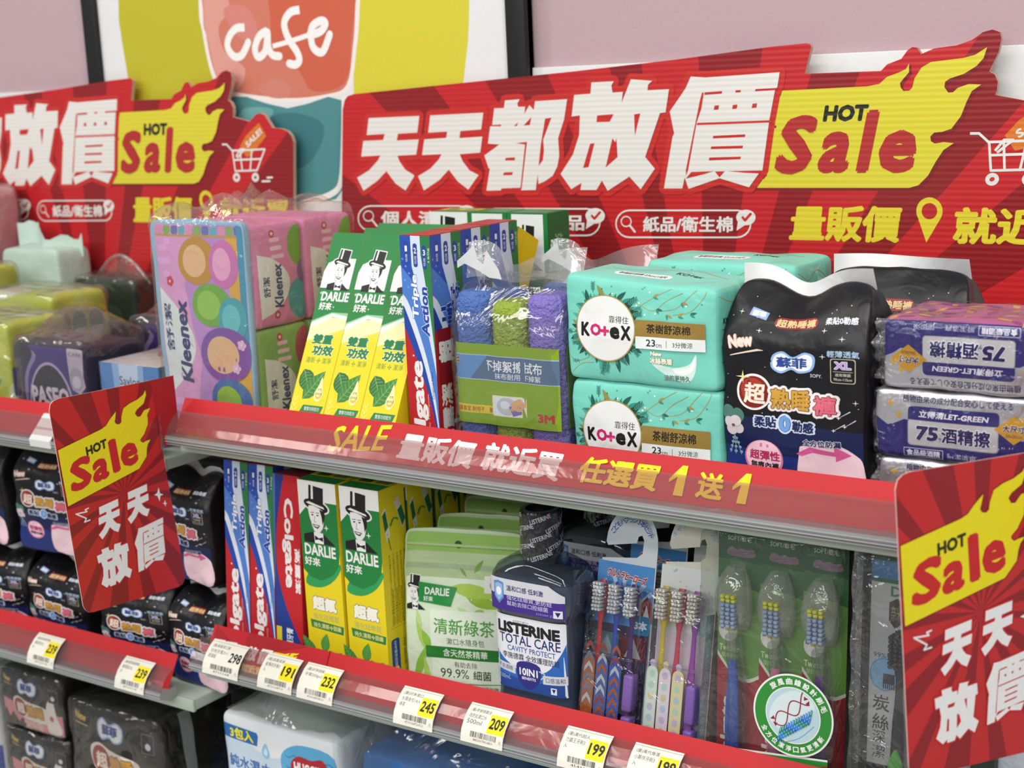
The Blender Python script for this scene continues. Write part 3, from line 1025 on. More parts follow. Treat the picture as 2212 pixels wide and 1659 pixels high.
def art_mint():          # 41 x 194
    c = Cv(41, 194)
    c.rect(0, 0, 41, 194, YEL)
    c.poly([(0, 78), (41, 78), (41, 92), (0, 105)], '#f1ecae')
    for i in range(14):          # half-tone edge
        for j in range(3):
            c.ell(1.5 + i * 3, 103 - i * .9 + j * 2.4, .7 - .18 * j, .7 - .18 * j, '#f6f2cf', 6)
    c.poly([(0, 0), (41, 0), (41, 82), (20, 82), (0, 92)], '#8fc49a')
    c.poly([(0, 88), (22, 78), (41, 80), (41, 84), (24, 81), (0, 94)], '#dfeadd')
    c.poly([(0, 0), (41, 0), (41, 77), (22, 77), (0, 86)], GRN)
    c.poly([(3, 30), (14, 25), (41, 25), (41, 54), (0, 54), (0, 38)], WH)
    c.rect(35, 24, 41, 54, GRN)
    gent(c, 20, 30, 40)
    c.t('DARLIE', 21, 62, 33, 9, WH, b=.035)
    c.star(3.2, 59, 2, WH)
    c.t('好來', 12, 71.5, 15, 7.5, WH, b=.03); c.star(22, 72, 1.4, WH)
    c.t('雙重', 19, 103, 24, 9.5, '#17784a', b=.05, sh=.12, ol=('#f6f3d8', .03))
    c.t('功效', 22, 113.5, 25, 10, '#17784a', b=.05, sh=.12, ol=('#f6f3d8', .03))
    c.t('清新 ✢ 潔淨', 20, 123, 30, 5.6, '#5d9437', b=.01)
    bigleaf(c, 6, 132, 26, 18, 1.05); bigleaf(c, 12, 160, 34, 17, -.95, '#3b7d35')
    c.poly(smooth_pts([(30, 138), (33, 148), (35, 155), (31, 161), (26, 159), (25, 153), (28, 146)], 3), '#f3e9b0')
    c.ell(30, 154, 4, 5, '#e3b63e'); c.ell(29.6, 153, 3.4, 3.6, '#f3e6a8')
    c.t('天然', 30, 150, 5, 3, '#2a7a3c'); c.t('薄荷精華', 30, 154, 8, 2.6, '#2a7a3c')
    for i in range(5):
        c.line([(4, 182 - i * 5), (1 + i * .4, 178 - i * 5)], .5, '#f5eea0'); c.line([(4, 182 - i * 5), (8 - i * .4, 178 - i * 5)], .5, '#f5eea0')
    c.poly([(15, 165), (39, 165), (37, 171.5), (12, 171.5)], '#2a7d40')
    c.t('雙重功效配方', 26, 168.2, 18, 3.6, WH)
    return c


def art_fluor():         # 46 x 197
    c = Cv(46, 197)
    c.rect(0, 0, 46, 197, YEL)
    pts = [(0, 0), (46, 0), (46, 62)] + [(46 - 46 * (.5 - .5 * math.cos(PI * i / 14)), 88 + 20 * math.sin(PI * i / 14)) for i in range(1, 8)] + [(0, 86)]
    c.poly(smooth_pts([(12, 84), (46, 76), (38, 92), (20, 102), (2, 100)], 3), '#2f9a55')
    c.poly([(0, 0), (46, 0), (46, 66), (44, 78), (36, 88), (22, 95), (8, 93), (0, 86)], GRN)
    c.poly([(0, 0), (46, 0), (46, 19), (20, 19), (8, 26), (0, 34)], WH)
    gent(c, 21, 23, 56)
    c.t('DARLIE', 22.5, 66, 38, 11, WH, b=.03)
    c.t('好來', 12, 77.5, 19, 8.5, WH, b=.025)
    c.t('超氟', 23, 118, 30, 14, '#f0efe2', b=.07, ol=('#3d3b20', .03))
    c.t('強化琺瑯質', 24, 131, 32, 6.5, '#b5b04a', b=.02, ol=('#f2e97a', .02))
    c.poly([(4, 135), (45, 137), (44, 145), (5, 143)], '#2f7d3e')
    c.t('持久清新✢固齒', 24.5, 140, 34, 5, '#e9e38a', b=.015)
    bigleaf(c, 8, 174, 26, 13, -2.2, '#3f8a3a'); bigleaf(c, 18, 166, 20, 11, -1.3, '#4f9a40')
    for k, col in enumerate(('#2f8a55', '#e6ecd8', '#2f8a55', '#eef0ea')):
        s = 15 - k * 2.2; x, y = 32, 178
        c.poly(smooth_pts([(x - s, y - s * .5), (x - s * .4, y - s), (x, y - s * .75), (x + s * .5, y - s), (x + s, y - s * .4), (x + s * .7, y + s * .5), (x + s * .5, y + s * 1.2), (x, y + s * .4), (x - s * .4, y + s * 1.2), (x - s * .8, y + s * .4)], 3), col)
    c.poly([(14, 170), (19, 184), (15, 190), (9, 186)], '#e5a52a'); c.poly([(14, 176), (17, 184), (14, 187), (11, 184)], '#f6ecb8')
    return c


def art_fluor_side():    # 38 x 197
    c = Cv(38, 197)
    c.rect(0, 0, 38, 197, '#e5d021')
    c.poly([(3, 22), (8, 17), (13, 44), (8, 50)], '#e9e9d8'); c.poly([(3.5, 24), (8, 20), (11, 36), (6, 40)], '#1f6b40')
    c.line([(9, 42), (13, 58)], 1, '#3d5a35'); c.star(9, 45, 2.4, WH, 6, .5)
    c.line(smooth_pts([(14, 36), (19, 30), (25, 32)], 4, False), [2.6] * 4 + [1.6] * 5, '#4f8f3a')
    c.poly([(21, 15), (27, 11), (36, 34), (31, 42)], '#dcd8c8'); c.poly([(25, 24), (31, 20), (36, 34), (31, 40)], '#1d6a45')
    rr = random.Random(3)
    for col in range(5):
        x = 10 + col * 5.4
        c.t(('成分牙膏氟化物使用方法每日刷牙' * 2)[col:col + 24], x, 96, 68, 2.7, '#6d651e', rot=90 * -1, res=1)
    c.line([(6, 132), (34, 132)], .3, '#4c4a20')
    for col in range(4):
        c.t('保存期限製造廠商進口商地址', 12 + col * 6, 112, 34, 2.6, '#5f5a20', rot=-90, res=1)
    c.rr(5, 142, 17, 178, 3, '#2b4a8f'); c.t('GMP優良認證', 11, 156, 24, 4, WH, rot=-90)
    c.ell(11, 172, 4, 4, '#e4d06a'); c.ell(11, 172, 2.6, 2.6, '#f0ece0')
    c.t('內容 250公克', 24, 158, 26, 4, '#4c4a20', rot=-90)
    c.poly([(7, 184), (11, 187), (7, 190)], '#4c4a20'); c.rect(15, 184, 20, 189, '#4c4a20'); c.rect(16, 185, 19, 188, '#e5d021')
    c.rect(18, 190, 38, 197, '#f0f0ea'); c.bars(20, 191.5, 36, 197, 14, '#222222', 4)
    return c


def art_top(w, d, a=GRN, b_=YEL):
    c = Cv(w, d); c.rect(0, 0, w, d, b_); c.rect(0, d * .55, w, d, a); c.rect(0, 0, w, d * .12, a)
    c.rr(w * .12, d * .2, w * .45, d * .48, d * .05, '#3d6b35'); c.rr(w * .55, d * .2, w * .9, d * .48, d * .05, '#8d8a55')
    return c


def art_triple(w=32, h=197, side=False):
    c = Cv(w, h); u = w / 32.0
    c.rect(0, 0, w, h, '#b8242c')
    c.poly([(0, 0), (w, 0), (w, h)] + smooth_pts([(w, h), (w * .93, 175), (w * .72, 140), (w * .38, 108), (0, 78)], 4, False), '#2547a4')
    c.poly([(0, 0), (w, 0), (w, h)] + smooth_pts([(w, h), (w * .97, 172), (w * .8, 136), (w * .5, 100), (w * .1, 66), (0, 60)], 4, False), '#d7e2f0')
    c.poly([(0, 0), (w, 0), (w, 168)] + smooth_pts([(w, 168), (w * .88, 132), (w * .62, 96), (w * .22, 60), (0, 50)], 4, False), '#4f7ecb')
    c.poly([(w * .36, 0), (w, 0), (w, 120)] + smooth_pts([(w, 120), (w * .82, 88), (w * .55, 50), (w * .36, 26)], 4, False), '#cfdced')
    c.poly([(w * .68, 0), (w, 0), (w, 105)] + smooth_pts([(w, 105), (w * .9, 70), (w * .78, 38), (w * .68, 16)], 4, False), '#2d7d46')
    c.poly([(0, 0), (w * .36, 0), (w * .36, 26), (w * .5, 44), (w * .3, 36), (0, 26)], '#2b4fae')
    for i, n in enumerate('123'):
        x = w * (.2 + .3 * i)
        c.rr(x - w * .07, 5 + i * 1.5, x + w * .07, 25 + i * 1.5, w * .06, '#2a479c'); c.poly([(x - w * .09, 12 + i), (x, 5 + i), (x + w * .09, 12 + i)], '#2a479c')
        c.t(n, x, 11 + i * 1.5, 2.6 * u, 5, WH, b=.03); c.t('功效', x, 19 + i * 1.5, 7, 2.4 * u, WH, rot=90)
    c.t('160公克' if side else '160g', w * .94, 16, 12, 2 * u, WH, rot=90)
    if side:
        c.t('三重', w * .42, 72, 12 * u, 26, '#1f3f98', b=.03, ol=('#dfe8f4', .02)); c.t('功效', w * .74, 56, 10 * u, 26, '#1f3f98', b=.03, ol=('#dfe8f4', .02))
        c.rect(w * .08, 80, w * .6, 128, '#8d1c28'); c.t('超', w * .34, 100, 15 * u, 22, WH, b=.06, rot=90)
        c.t('高露潔', w * .3, 158, 60, 12 * u, '#e9e6e6', b=.035, rot=90)
        c.t('Colgate', w * .72, 158, 76, 15 * u, '#e9e6e6', b=.035, rot=90)
    else:
        c.t('Triple', w * .44, 52, 38, 8.5 * u, '#e9eef6', b=.04, rot=90, sh=.15, ol=('#2547a4', .03))
        c.t('Action', w * .72, 64, 42, 8.5 * u, '#2547a4', b=.04, rot=90, sh=.15, ol=('#e9eef6', .03))
        c.t('Colgate', w * .4, 155, 96, 17 * u, '#eeeaea', b=.04, rot=90, sh=.08)
        c.ell(w * .25, 103, .9, .9, '#eeeaea', 8)
        c.t('Anticavity Toothpaste', w * .68, 158, 44, 2.2 * u, '#e6bfbf', rot=90)
        c.t('Original Mint', w * .86, 128, 24, 3.2 * u, '#2547a4', rot=90)
    for i in range(5):
        c.star(w * (.06 + .05 * i), 20 + 6 * ((i * 3) % 5), 1.4, '#8fb0e6', 4, .3)
    return c


def art_totalred(w=30, h=190):
    c = Cv(w, h)
    c.rect(0, 0, w, h, '#c2262d')
    c.poly([(0, 0), (w * .42, 0)] + smooth_pts([(w * .42, 0), (w * .22, 30), (w * .08, 60), (w * .1, 96), (w * .4, 130), (w, 168)], 4, False) + [(w, h), (0, h)], '#24408f')
    c.poly([(0, 0), (w * .1, 0), (w * .05, 50), (w * .02, 100), (0, 110)], '#4c73bb')
    c.t('Colgate', w * .52, 66, 88, 15, '#eeeaea', b=.04, rot=-90)
    c.t('高露潔', w * .86, 92, 44, 7, '#eeeaea', b=.03, rot=-90)
    c.t('全效防護牙膏', w * .5, 168, 36, 9, '#e2e8f2', b=.03, rot=90); c.rect(0, 150, w * .2, 172, '#e3cf3a')
    return c


def art_mintpad():       # 134 x 86, mint coloured sanitary pads
    c = Cv(134, 86, 'b')
    MT = '#76cdbc'
    c.rect(0, 0, 134, 86, MT)
    gold, dk = '#a5924c', '#2b5a50'
    for p in ([(66, 18), (80, 24), (92, 14), (106, 6)], [(84, 24), (100, 20), (112, 8), (118, 2)], [(98, 26), (112, 22), (122, 10), (126, 2)], [(70, 20), (84, 10), (96, 3)],
              [(0, 66), (10, 70), (22, 66)], [(4, 80), (14, 72), (26, 70)], [(0, 46), (6, 44), (14, 47)]):
        c.line(smooth_pts(p, 4, False), .5, gold)
    rr = random.Random(11); cx, cy = 39, 41
    for i in range(64):
        a = rr.uniform(0, 2 * PI); r = rr.uniform(21, 25)
        ln = rr.uniform(7, 14); col = rr.choice(('#2f8d80', '#1f5c52', '#4aa99b', '#2b4a3c', '#3f7f78', '#8d8a4a'))
        c.leaf(cx + r * math.cos(a), cy + r * math.sin(a), ln, ln * .32, a + rr.uniform(-.7, .7), col)
    for i in range(16):
        a = rr.uniform(0, 2 * PI); r = rr.uniform(25, 31); x, y = cx + r * math.cos(a), cy + r * math.sin(a)
        c.line([(x, y), (x + 8 * math.cos(a + .3), y + 8 * math.sin(a + .3))], .4, dk)
        for k in range(4):
            t = 2 + k * 1.8
            for s in (-.8, .8):
                c.leaf(x + t * math.cos(a + .3), y + t * math.sin(a + .3), 2.6, 1.1, a + .3 + s, '#3d8f84')
    for x, y, a in ((80, 12, -.6), (105, 14, .3), (112, 24, -.3), (83, 22, .2), (102, 27, -.7), (92, 26, .5)):
        c.leaf(x, y, 6, 2.4, a, rr.choice(('#2b6a5c', '#a5924c'))); c.leaf(x, y, 5, 2, a + .9, '#3d8f84')
    for i in range(14):
        c.ell(rr.uniform(5, 130), rr.uniform(3, 28), .8, .8, rr.choice(('#dff3ee', '#5a8f84')), 8)
    c.ell(cx, cy, 27.2, 27.2, gold, 48); c.ell(cx, cy, 26.2, 26.2, '#e4e6e6', 48)
    c.t('K', 20.5, 43, 8, 11.5, BK, b=.05); c.t('O', 30, 43, 10, 10, '#c4286c', b=.05); c.t('+', 38.5, 43.5, 8, 8, '#c4286c', b=.04)
    c.t('e', 47.5, 44.5, 9, 10, BK, b=.05); c.t('X', 57.5, 44, 9, 12, BK, b=.05)
    c.t('靠得住', 51, 33.5, 18, 6, BK)
    c.rect(66, 32, 124, 46, '#94793a'); c.t('茶樹舒涼棉', 94, 39, 37, 8.2, '#24201a', b=.02)
    c.rect(66, 46, 124, 55.5, '#e2e8e6'); c.t('23', 79, 50.6, 8, 5.6, '#2c3a36', b=.02); c.t('cm', 86, 52.4, 5, 2.4, '#2c3a36')
    c.rect(92.6, 48, 92.9, 53.5, '#2c3a36'); c.t('3分微涼', 106, 50.8, 16, 4.4, '#2c3a36')
    c.poly(smooth_pts([(78, 66), (96, 69), (110, 66), (116, 58), (115, 72), (108, 80), (92, 76)], 4), '#cdeae2')
    c.poly(smooth_pts([(96, 70), (110, 68), (115, 60), (114, 70), (104, 75)], 4), '#e9f3ef')
    c.t('New', 83, 59, 10, 3.6, '#e9efe2', b=.05, ol=('#b39a5c', .04)); c.t('冰絲表層', 87, 64.5, 19, 5, '#e9efe2', b=.04, ol=('#b39a5c', .05))
    c.t('涼的更持久', 100, 77, 22, 4.6, '#24655a', b=.01, ol=('#dff1ec', .03))
    c.t('18片', 9, 70, 7, 3.6, '#2b5a50')
    return c


def art_mintpad_side():
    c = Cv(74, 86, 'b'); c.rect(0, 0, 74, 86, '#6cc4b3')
    c.t('KO', 12, 30, 9, 6, '#25433c', b=.05); c.t('+', 18.5, 30, 5, 5, '#c4286c', b=.04); c.t('ex', 27, 30.5, 9, 6, '#25433c', b=.05)
    c.t('靠得住', 24, 24, 11, 4, '#25433c'); c.t('茶樹舒涼棉', 50, 30, 32, 6, '#25433c')
    for y in (38, 52, 64):
        c.rect(6, y, 70, y + .5, '#25433c')
    c.line(smooth_pts([(2, 6), (20, 14), (40, 8), (60, 18)], 4, False), .6, '#a5924c')
    return c


def art_mintpad_top():
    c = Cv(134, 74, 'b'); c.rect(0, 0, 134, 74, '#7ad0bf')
    c.rr(34, 46, 84, 58, 6, '#e1efea'); c.t('茶樹舒涼棉 23cm/18片', 59, 52, 42, 6, '#25433c', b=.01)
    c.t('KO+ex', 92, 36, 22, 8, '#25433c', b=.04)
    c.line(smooth_pts([(10, 20), (40, 30), (80, 16), (120, 26)], 4, False), .6, '#a5924c')
    return c


def cotton(c, x, y, s):
    for dx, dy, r in ((-4, -9, 5), (3, -8, 4.5)):
        c.ell(x + dx * s, y + dy * s, r * s, r * 1.2 * s, '#4f7a70', 16)
    for i in range(4):
        a = i * PI / 2 + .5
        c.ell(x + 3.4 * s * math.cos(a), y + 4 * s * math.sin(a), 3.8 * s, 4.2 * s, '#d8ccd0', 16)
    c.ell(x, y, 1.2 * s, 1.2 * s, '#6d5560', 10)
    for i in range(3):
        c.line([(x, y + 7 * s), (x + (i - 1) * 4 * s, y + 22 * s)], .5 * s, '#7d9aa8')
        for k in range(4):
            c.ell(x + (i - 1) * (1 + k) * s, y + (10 + 3.4 * k) * s, 1.1 * s, 1.1 * s, '#8aa5b4', 8)


def art_night(word2='睡褲', W_=112, H_=172):   # black night-pants bag front
    c = Cv(112, 204, 'b')
    c.rect(0, 0, 112, 204, '#131317')
    c.poly([(0, 118), (112, 128), (112, 204), (0, 204)], '#16204c'); c.poly([(0, 150), (112, 158), (112, 204), (0, 204)], '#1c2f74')
    rr = random.Random(5)
    for i in range(26):
        c.ell(rr.uniform(4, 108), rr.uniform(4, 120), .45, .45, '#cfcfdc', 6)
    for x, y in ((12, 26), (30, 40), (80, 37), (94, 44), (80, 60), (104, 100)):
        c.star(x, y, 2.6, '#e6e2e4', 4, .18)
    c.poly([(20, 21), (34, 23), (33, 30), (19, 28)], '#8fa8d8'); c.t('蘇菲', 26.5, 25.5, 11, 5, '#e8ecf6', b=.05)
    c.rr(40, 24, 74, 35, 5, '#8f2430'); c.t('超熟睡褲', 57, 29.5, 31, 8, '#e4c890', b=.03, ol=('#7a1c24', .02))
    c.t('柔貼0勒感', 92, 29, 24, 6, '#dfe6f4', b=.03)
    c.t('New', 16, 51, 20, 12, '#f0dcd2', b=.06, rot=12, ol=('#c99c86', .04))
    c.line([(8, 65), (30, 58), (34, 58)], [.8, 2, .6], '#ecd8cc')
    c.poly(smooth_pts([(41, 62), (49, 57), (57, 62), (66, 57), (74, 61), (72, 73), (62, 77), (56, 74), (48, 78), (40, 73)], 4), '#8fb2e6')
    c.poly(smooth_pts([(42.5, 63), (49, 59), (57, 64), (66, 59), (72, 62), (70.5, 72), (62, 75), (56, 72), (48, 76), (41.5, 72)], 4), '#e9edf4')
    c.t('蘇菲', 56, 67.5, 24, 10, '#2a4a92', b=.04)
    c.t('SOFY.', 75, 78, 9, 3, '#d9dcea')
    c.t('輕薄透氣', 95, 57, 23, 6, '#a9c6e4', b=.02)
    c.rr(86, 61, 104, 83, 2, '#c9bfa6'); c.rr(86.6, 61.6, 103.4, 82.4, 2, '#131317')
    c.t('XL', 95, 67, 12, 7, '#b9a2d8', b=.05, ol=('#ffffff', .03)); c.rect(88, 72.4, 102, 72.8, '#c9bfa6')
    c.t('適用臀圍', 95, 75.4, 11, 2.8, '#d6d2c6'); c.t('90cm-115cm', 95, 79.4, 13, 2.4, '#d6d2c6')
    c.ell(27, 97, 14.5, 16.5, '#efe6e8', 36); c.ell(27, 97, 12.6, 14.4, '#7d2018', 36); c.ell(26, 95, 10, 10.6, '#a83a2c')
    for tx_, x_, y_, w_, h_, col, ed in (('熟睡', 56, 101, 30, 19, '#d2a040', '#4a2a18'), ('褲', 82, 104, 17, 18, '#d8687c', '#4a1a26')):
        c.t(tx_, x_, y_, w_ + 5.5, h_ + 5.5, '#efe6e8', b=.16); c.t(tx_, x_, y_, w_ + 1.2, h_ + 1.2, ed, b=.06); c.t(tx_, x_, y_, w_, h_, col, b=.035)
    c.t('超', 28, 98, 18, 19, '#f2e4d2', b=.03)
    c.star(18, 84, 6, '#f3df9a', 4, .2)
    c.t('柔貼', 36, 123.5, 20, 12.5, '#d3def2', b=.12); c.t('勒感', 65, 125.5, 20, 12.5, '#d3def2', b=.12); c.ell(51, 124, 6, 9.4, '#d3def2'); c.t('柔貼', 36, 123.5, 17, 10, '#1d2a5c', b=.04); c.t('0', 51, 124, 9, 15, '#6fa0e0', b=.05, ol=('#1d3a84', .02)); c.t('勒感', 65, 125.5, 17, 10, '#1d2a5c', b=.04)
    cotton(c, 10, 130, 1.25)
    c.ell(34, 158, 16, 17, '#d4799c', 32); c.ell(34, 157, 14.6, 15.6, '#efc3d4', 32)
    c.t('超彈性', 35, 155, 25, 9, '#b52a5a', b=.03); c.t('無痕內褲', 35, 164, 23, 6, '#2a1a2a', b=.03)
    c.poly(smooth_pts([(62, 150), (66, 142), (84, 138), (102, 146), (112, 160), (112, 200), (64, 200)], 4), '#e8c8d2')
    c.poly([(60, 150), (70, 143), (88, 146), (88, 141), (101, 148), (89, 155), (89, 150), (72, 148), (64, 152)], '#d25a94')
    c.t('全方位防漏', 79, 139, 28, 6, '#1d2a5c', b=.03, ol=('#e9e6ee', .05))
    for x, y in ((92, 114), (96, 122), (88, 126)):
        c.line([(x, y), (x + 8, y - 6)], [.2, .9], '#cfc9d6'); c.star(x, y, 1.8, '#efe9ee', 4, .25)
    return c


def art_wipe():          # 118 x 49 silver wipes
    c = Cv(118, 49, 'b')
    SV, NV = M('#d2d2d4', 'm'), '#2b2568'
    c.rect(0, 0, 118, 49, SV)
    c.poly([(0, 20), (4, 22), (10, 26), (16, 24), (22, 21), (90, 21), (96, 28), (104, 29), (110, 25), (118, 22), (118, 49), (0, 49)], NV)
    c.t('植物由來の成分配合安心して使える', 59, 6, 76, 5.4, '#2a2656', b=.015)
    for x, y in ((12, 10), (18, 18), (104, 14), (110, 19)):
        c.rect(x - 2.4, y - .7, x + 2.4, y + .7, '#c79a2c'); c.rect(x - .7, y - 2.4, x + .7, y + 2.4, '#c79a2c')
    c.rr(25, 20, 88, 39, 2.4, '#9e9c9c'); c.rr(25.5, 20, 87.5, 38.5, 2.4, '#b9b8b8')
    c.rr(25, 11, 88, 20.6, 3, NV); c.rect(25, 16, 88, 20.6, NV)
    c.t('立得清LET-GREEN', 57, 16, 48, 5, '#dcdce4', b=.03, sh=.15)
    c.t('75', 39, 29.6, 16, 10.5, '#232057', b=.05, sh=.1, ol=('#e6e6ea', .03)); c.t('%', 48.5, 33.5, 3, 3, '#232057')
    c.t('酒精擦', 66, 29.8, 34, 11.5, '#232057', b=.03, ol=('#e6e6ea', .05))
    c.poly([(98, 12), (111, 22), (98, 32), (85, 22)], '#c08f26'); c.t('大尺寸', 98, 21, 15, 5, '#232057', b=.035, ol=('#efe9d8', .05)); c.t('20x20cm', 98, 26, 11, 2.2, '#232057')
    c.rr(22, 41, 50, 47.5, .6, '#cfcfe2'); c.rr(22.4, 41.4, 49.6, 47.1, .5, NV); c.t('食品級酒精', 36, 44.2, 24, 4.6, '#d8d8e6', b=.03)
    c.t('瞬潔清爽 一擦即淨', 74, 44.6, 42, 4, '#b9b9d0')
    return c


# ================================================================== UPPER SHELF, RIGHT BAY
ZU = UP + .0062


def wrap_copy(src, loc, label):
    return dup(src, loc, label)


# --- leaning mint toothpaste cartons
def mint_box(label):
    t = thing('toothpaste_box', label, 'toothpaste', (0, 0, 0), 'leaning green and yellow toothpaste boxes')
    b = MB(); carton(b, .0408, .036, .194, M(GRN), art_mint(), ms={'r': M(YEL), 'l': M(YEL)}); b.build('carton', t)
    b = MB(); b.box(.001, .0398, .001, .035, .1941, .1945, M('#267a40')); b.build('end_flap', t)
    return t


LEAN = math.radians(-27)
x0 = at(625, 880, .967).x
src = None
rows = [(.9565, x0, 3), (.9565 + .0407, x0 + .004, 3), (.9565 + .0814, x0 - .012, 4)]
nm = {0: ['leftmost of the three leaning green toothpaste boxes beside the tissue bundle', 'middle of the three leaning green toothpaste boxes', 'rightmost leaning green toothpaste box, half hidden by the red and blue box'],
      1: ['green topped leaning box behind the leftmost leaning box', 'green topped leaning box behind the middle leaning box', 'green topped leaning box behind the rightmost leaning box'],
      2: ['leftmost green box top in the third leaning row', 'second green box top in the third leaning row', 'third green box top in the third leaning row', 'rightmost green box top in the third leaning row']}
for r, (yy, xx, n) in enumerate(rows):
    for i in range(n):
        loc = (xx + i * .0413, yy, ZU + .0364 * math.sin(-LEAN))
        if src is None:
            src = mint_box(nm[0][0]); o = src
        else:
            o = dup(src, loc, nm[r][i])
        o.location = loc; o.rotation_euler.x = LEAN

# --- fluoride cartons (white top), also used on the middle shelf
AF, AFS = art_fluor(), art_fluor_side()


def fluor_box(label, loc, h=.197):
    t = thing('toothpaste_box', label, 'toothpaste', loc, 'yellow and green toothpaste boxes with a top hat figure')
    b = MB(); carton(b, .046, .038, h, M(YEL), AF, AFS, art_top(46, 38)); b.build('carton', t)
    b = MB(); b.rbox(.0455, .0463, .036, .0378, h * .28, h * .97, M('#2c2c26'), .0002); b.build('glue_seam', t)
    return t


fsrc = fluor_box('white topped toothpaste box at the back, leftmost of two', (-.9, 1.172, ZU), .1965)
fsrc['label'] = 'white topped yellow toothpaste box at the back, left end of the rear row'
c = Cv(46, 197); c.rect(0, 0, 46, 197, GRN); c.rect(5, 1, 41, 60, WH); gent(c, 23, 26, 44); c.t('DARLIE', 23, 76, 38, 11, WH, b=.03); c.rect(0, 110, 46, 197, '#cfe0cf'); c.t('全亮白', 23, 140, 34, 14, GRN, b=.03)
cs = Cv(38, 197); cs.rect(0, 0, 38, 197, '#1f6b38'); cs.t('好來全亮白', 19, 60, 80, 14, '#7fae88', rot=-90, b=.02); cs.t('高效配方', 19, 140, 50, 8, '#7fae88', rot=-90)
wg = thing('toothpaste_box', 'white and green toothpaste box at the back, middle of the rear row', 'toothpaste', (-.8535, 1.172, ZU), 'white and green toothpaste boxes at the back')
b = MB(); carton(b, .046, .038, .1965, M(GRN), c, cs); b.build('carton', wg)
b = MB(); b.box(.002, .044, .002, .036, .1966, .1969, M('#2a7d44')); b.build('end_flap', wg)
dup(wg, (-.807, 1.172, ZU), 'white and green toothpaste box at the back, right end near the red sign pill')

# --- triple stripe cartons
AT, ATS = art_triple(32, 197), art_triple(43, 197, True)
tsrc = thing('toothpaste_box', 'front red and blue toothpaste box standing between the leaning boxes and the cloths', 'toothpaste', (-.7868, .981, ZU), 'red and blue toothpaste boxes on the upper shelf')
b = MB(); carton(b, .0318, .0428, .197, M('#b8242c'), AT, ATS); b.build('carton', tsrc)
b = MB(); b.box(.001, .0308, .001, .042, .1971, .1974, M('#a82430')); b.build('end_flap', tsrc)
dup(tsrc, (-.7866, .981 + .0435, ZU), 'second red and blue toothpaste box in the row, counting from the front')
dup(tsrc, (-.7864, .981 + .087, ZU), 'rearmost red and blue toothpaste box in the row, showing its striped side')

# --- pastel tissue bundle
TX, TY, TW, TD = -1.028, .985, .124, .148
t = thing('tissue_bundle', 'clear wrapped bundle of pastel tissue packs at the left end of the upper shelf', 'tissue', (TX, TY, ZU))


def pack_end(bg, blob1, blob2):
    c = Cv(72, 100, 'b'); c.rect(0, 0, 72, 100, bg)
    for y0 in (14, 22, 30):
        c.rr(26, y0, 44 - (y0 % 5), y0 + 4, 2, '#eec8e0')
    c.ell(30, 10, 4, 4, '#c4304a', 10); c.ell(30, 88, 4, 4, '#c4304a', 10); c.star(30, 10, 2.5, '#f1d6da', 5, .5); c.star(30, 88, 2.5, '#f1d6da', 5, .5)
    c.ell(66, 24, 16, 20, blob1); c.ell(64, 76, 18, 20, blob2); c.ell(70, 50, 9, 12, '#7a5a9c')
    pts = [(10, 34), (10, 84)] + [(10 + 32 * math.sin(PI * i / 12), 84 - 50 * (1 - math.cos(PI * i / 12)) / 2) for i in range(13)]
    c.poly([(8, 28)] + [(8 + 42 * math.sin(PI * i / 16) ** .6, 28 + 62 * i / 16) for i in range(1, 16)] + [(8, 90)], '#e6ecee')
    c.t('Kleenex', 33, 60, 42, 12, '#27407f', rot=90, b=.035, sh=.1); c.t('舒潔', 18, 60, 20, 9, '#27407f', rot=90, b=.02)
    return c


PINK, LGRN = '#dd86bb', '#86b868'
for r in range(2):
    for k, (z0, bg, b1, b2) in enumerate(((.004, LGRN, '#c24a74', '#79a860'), (.102, PINK, '#6aa838', '#3f9fb0'))):
        s = Soft(TW - .004, .071, .098, n=22, bulge=.002, wr=.0012, seed=r * 2 + k, N=20)
        b = MB(); s.body(b, M(bg, 'b')); s.art(b, pack_end(bg, b1, b2), 0, 1)
        b.build('tissue_pack', t, (0, .037 + r * .0735, z0))


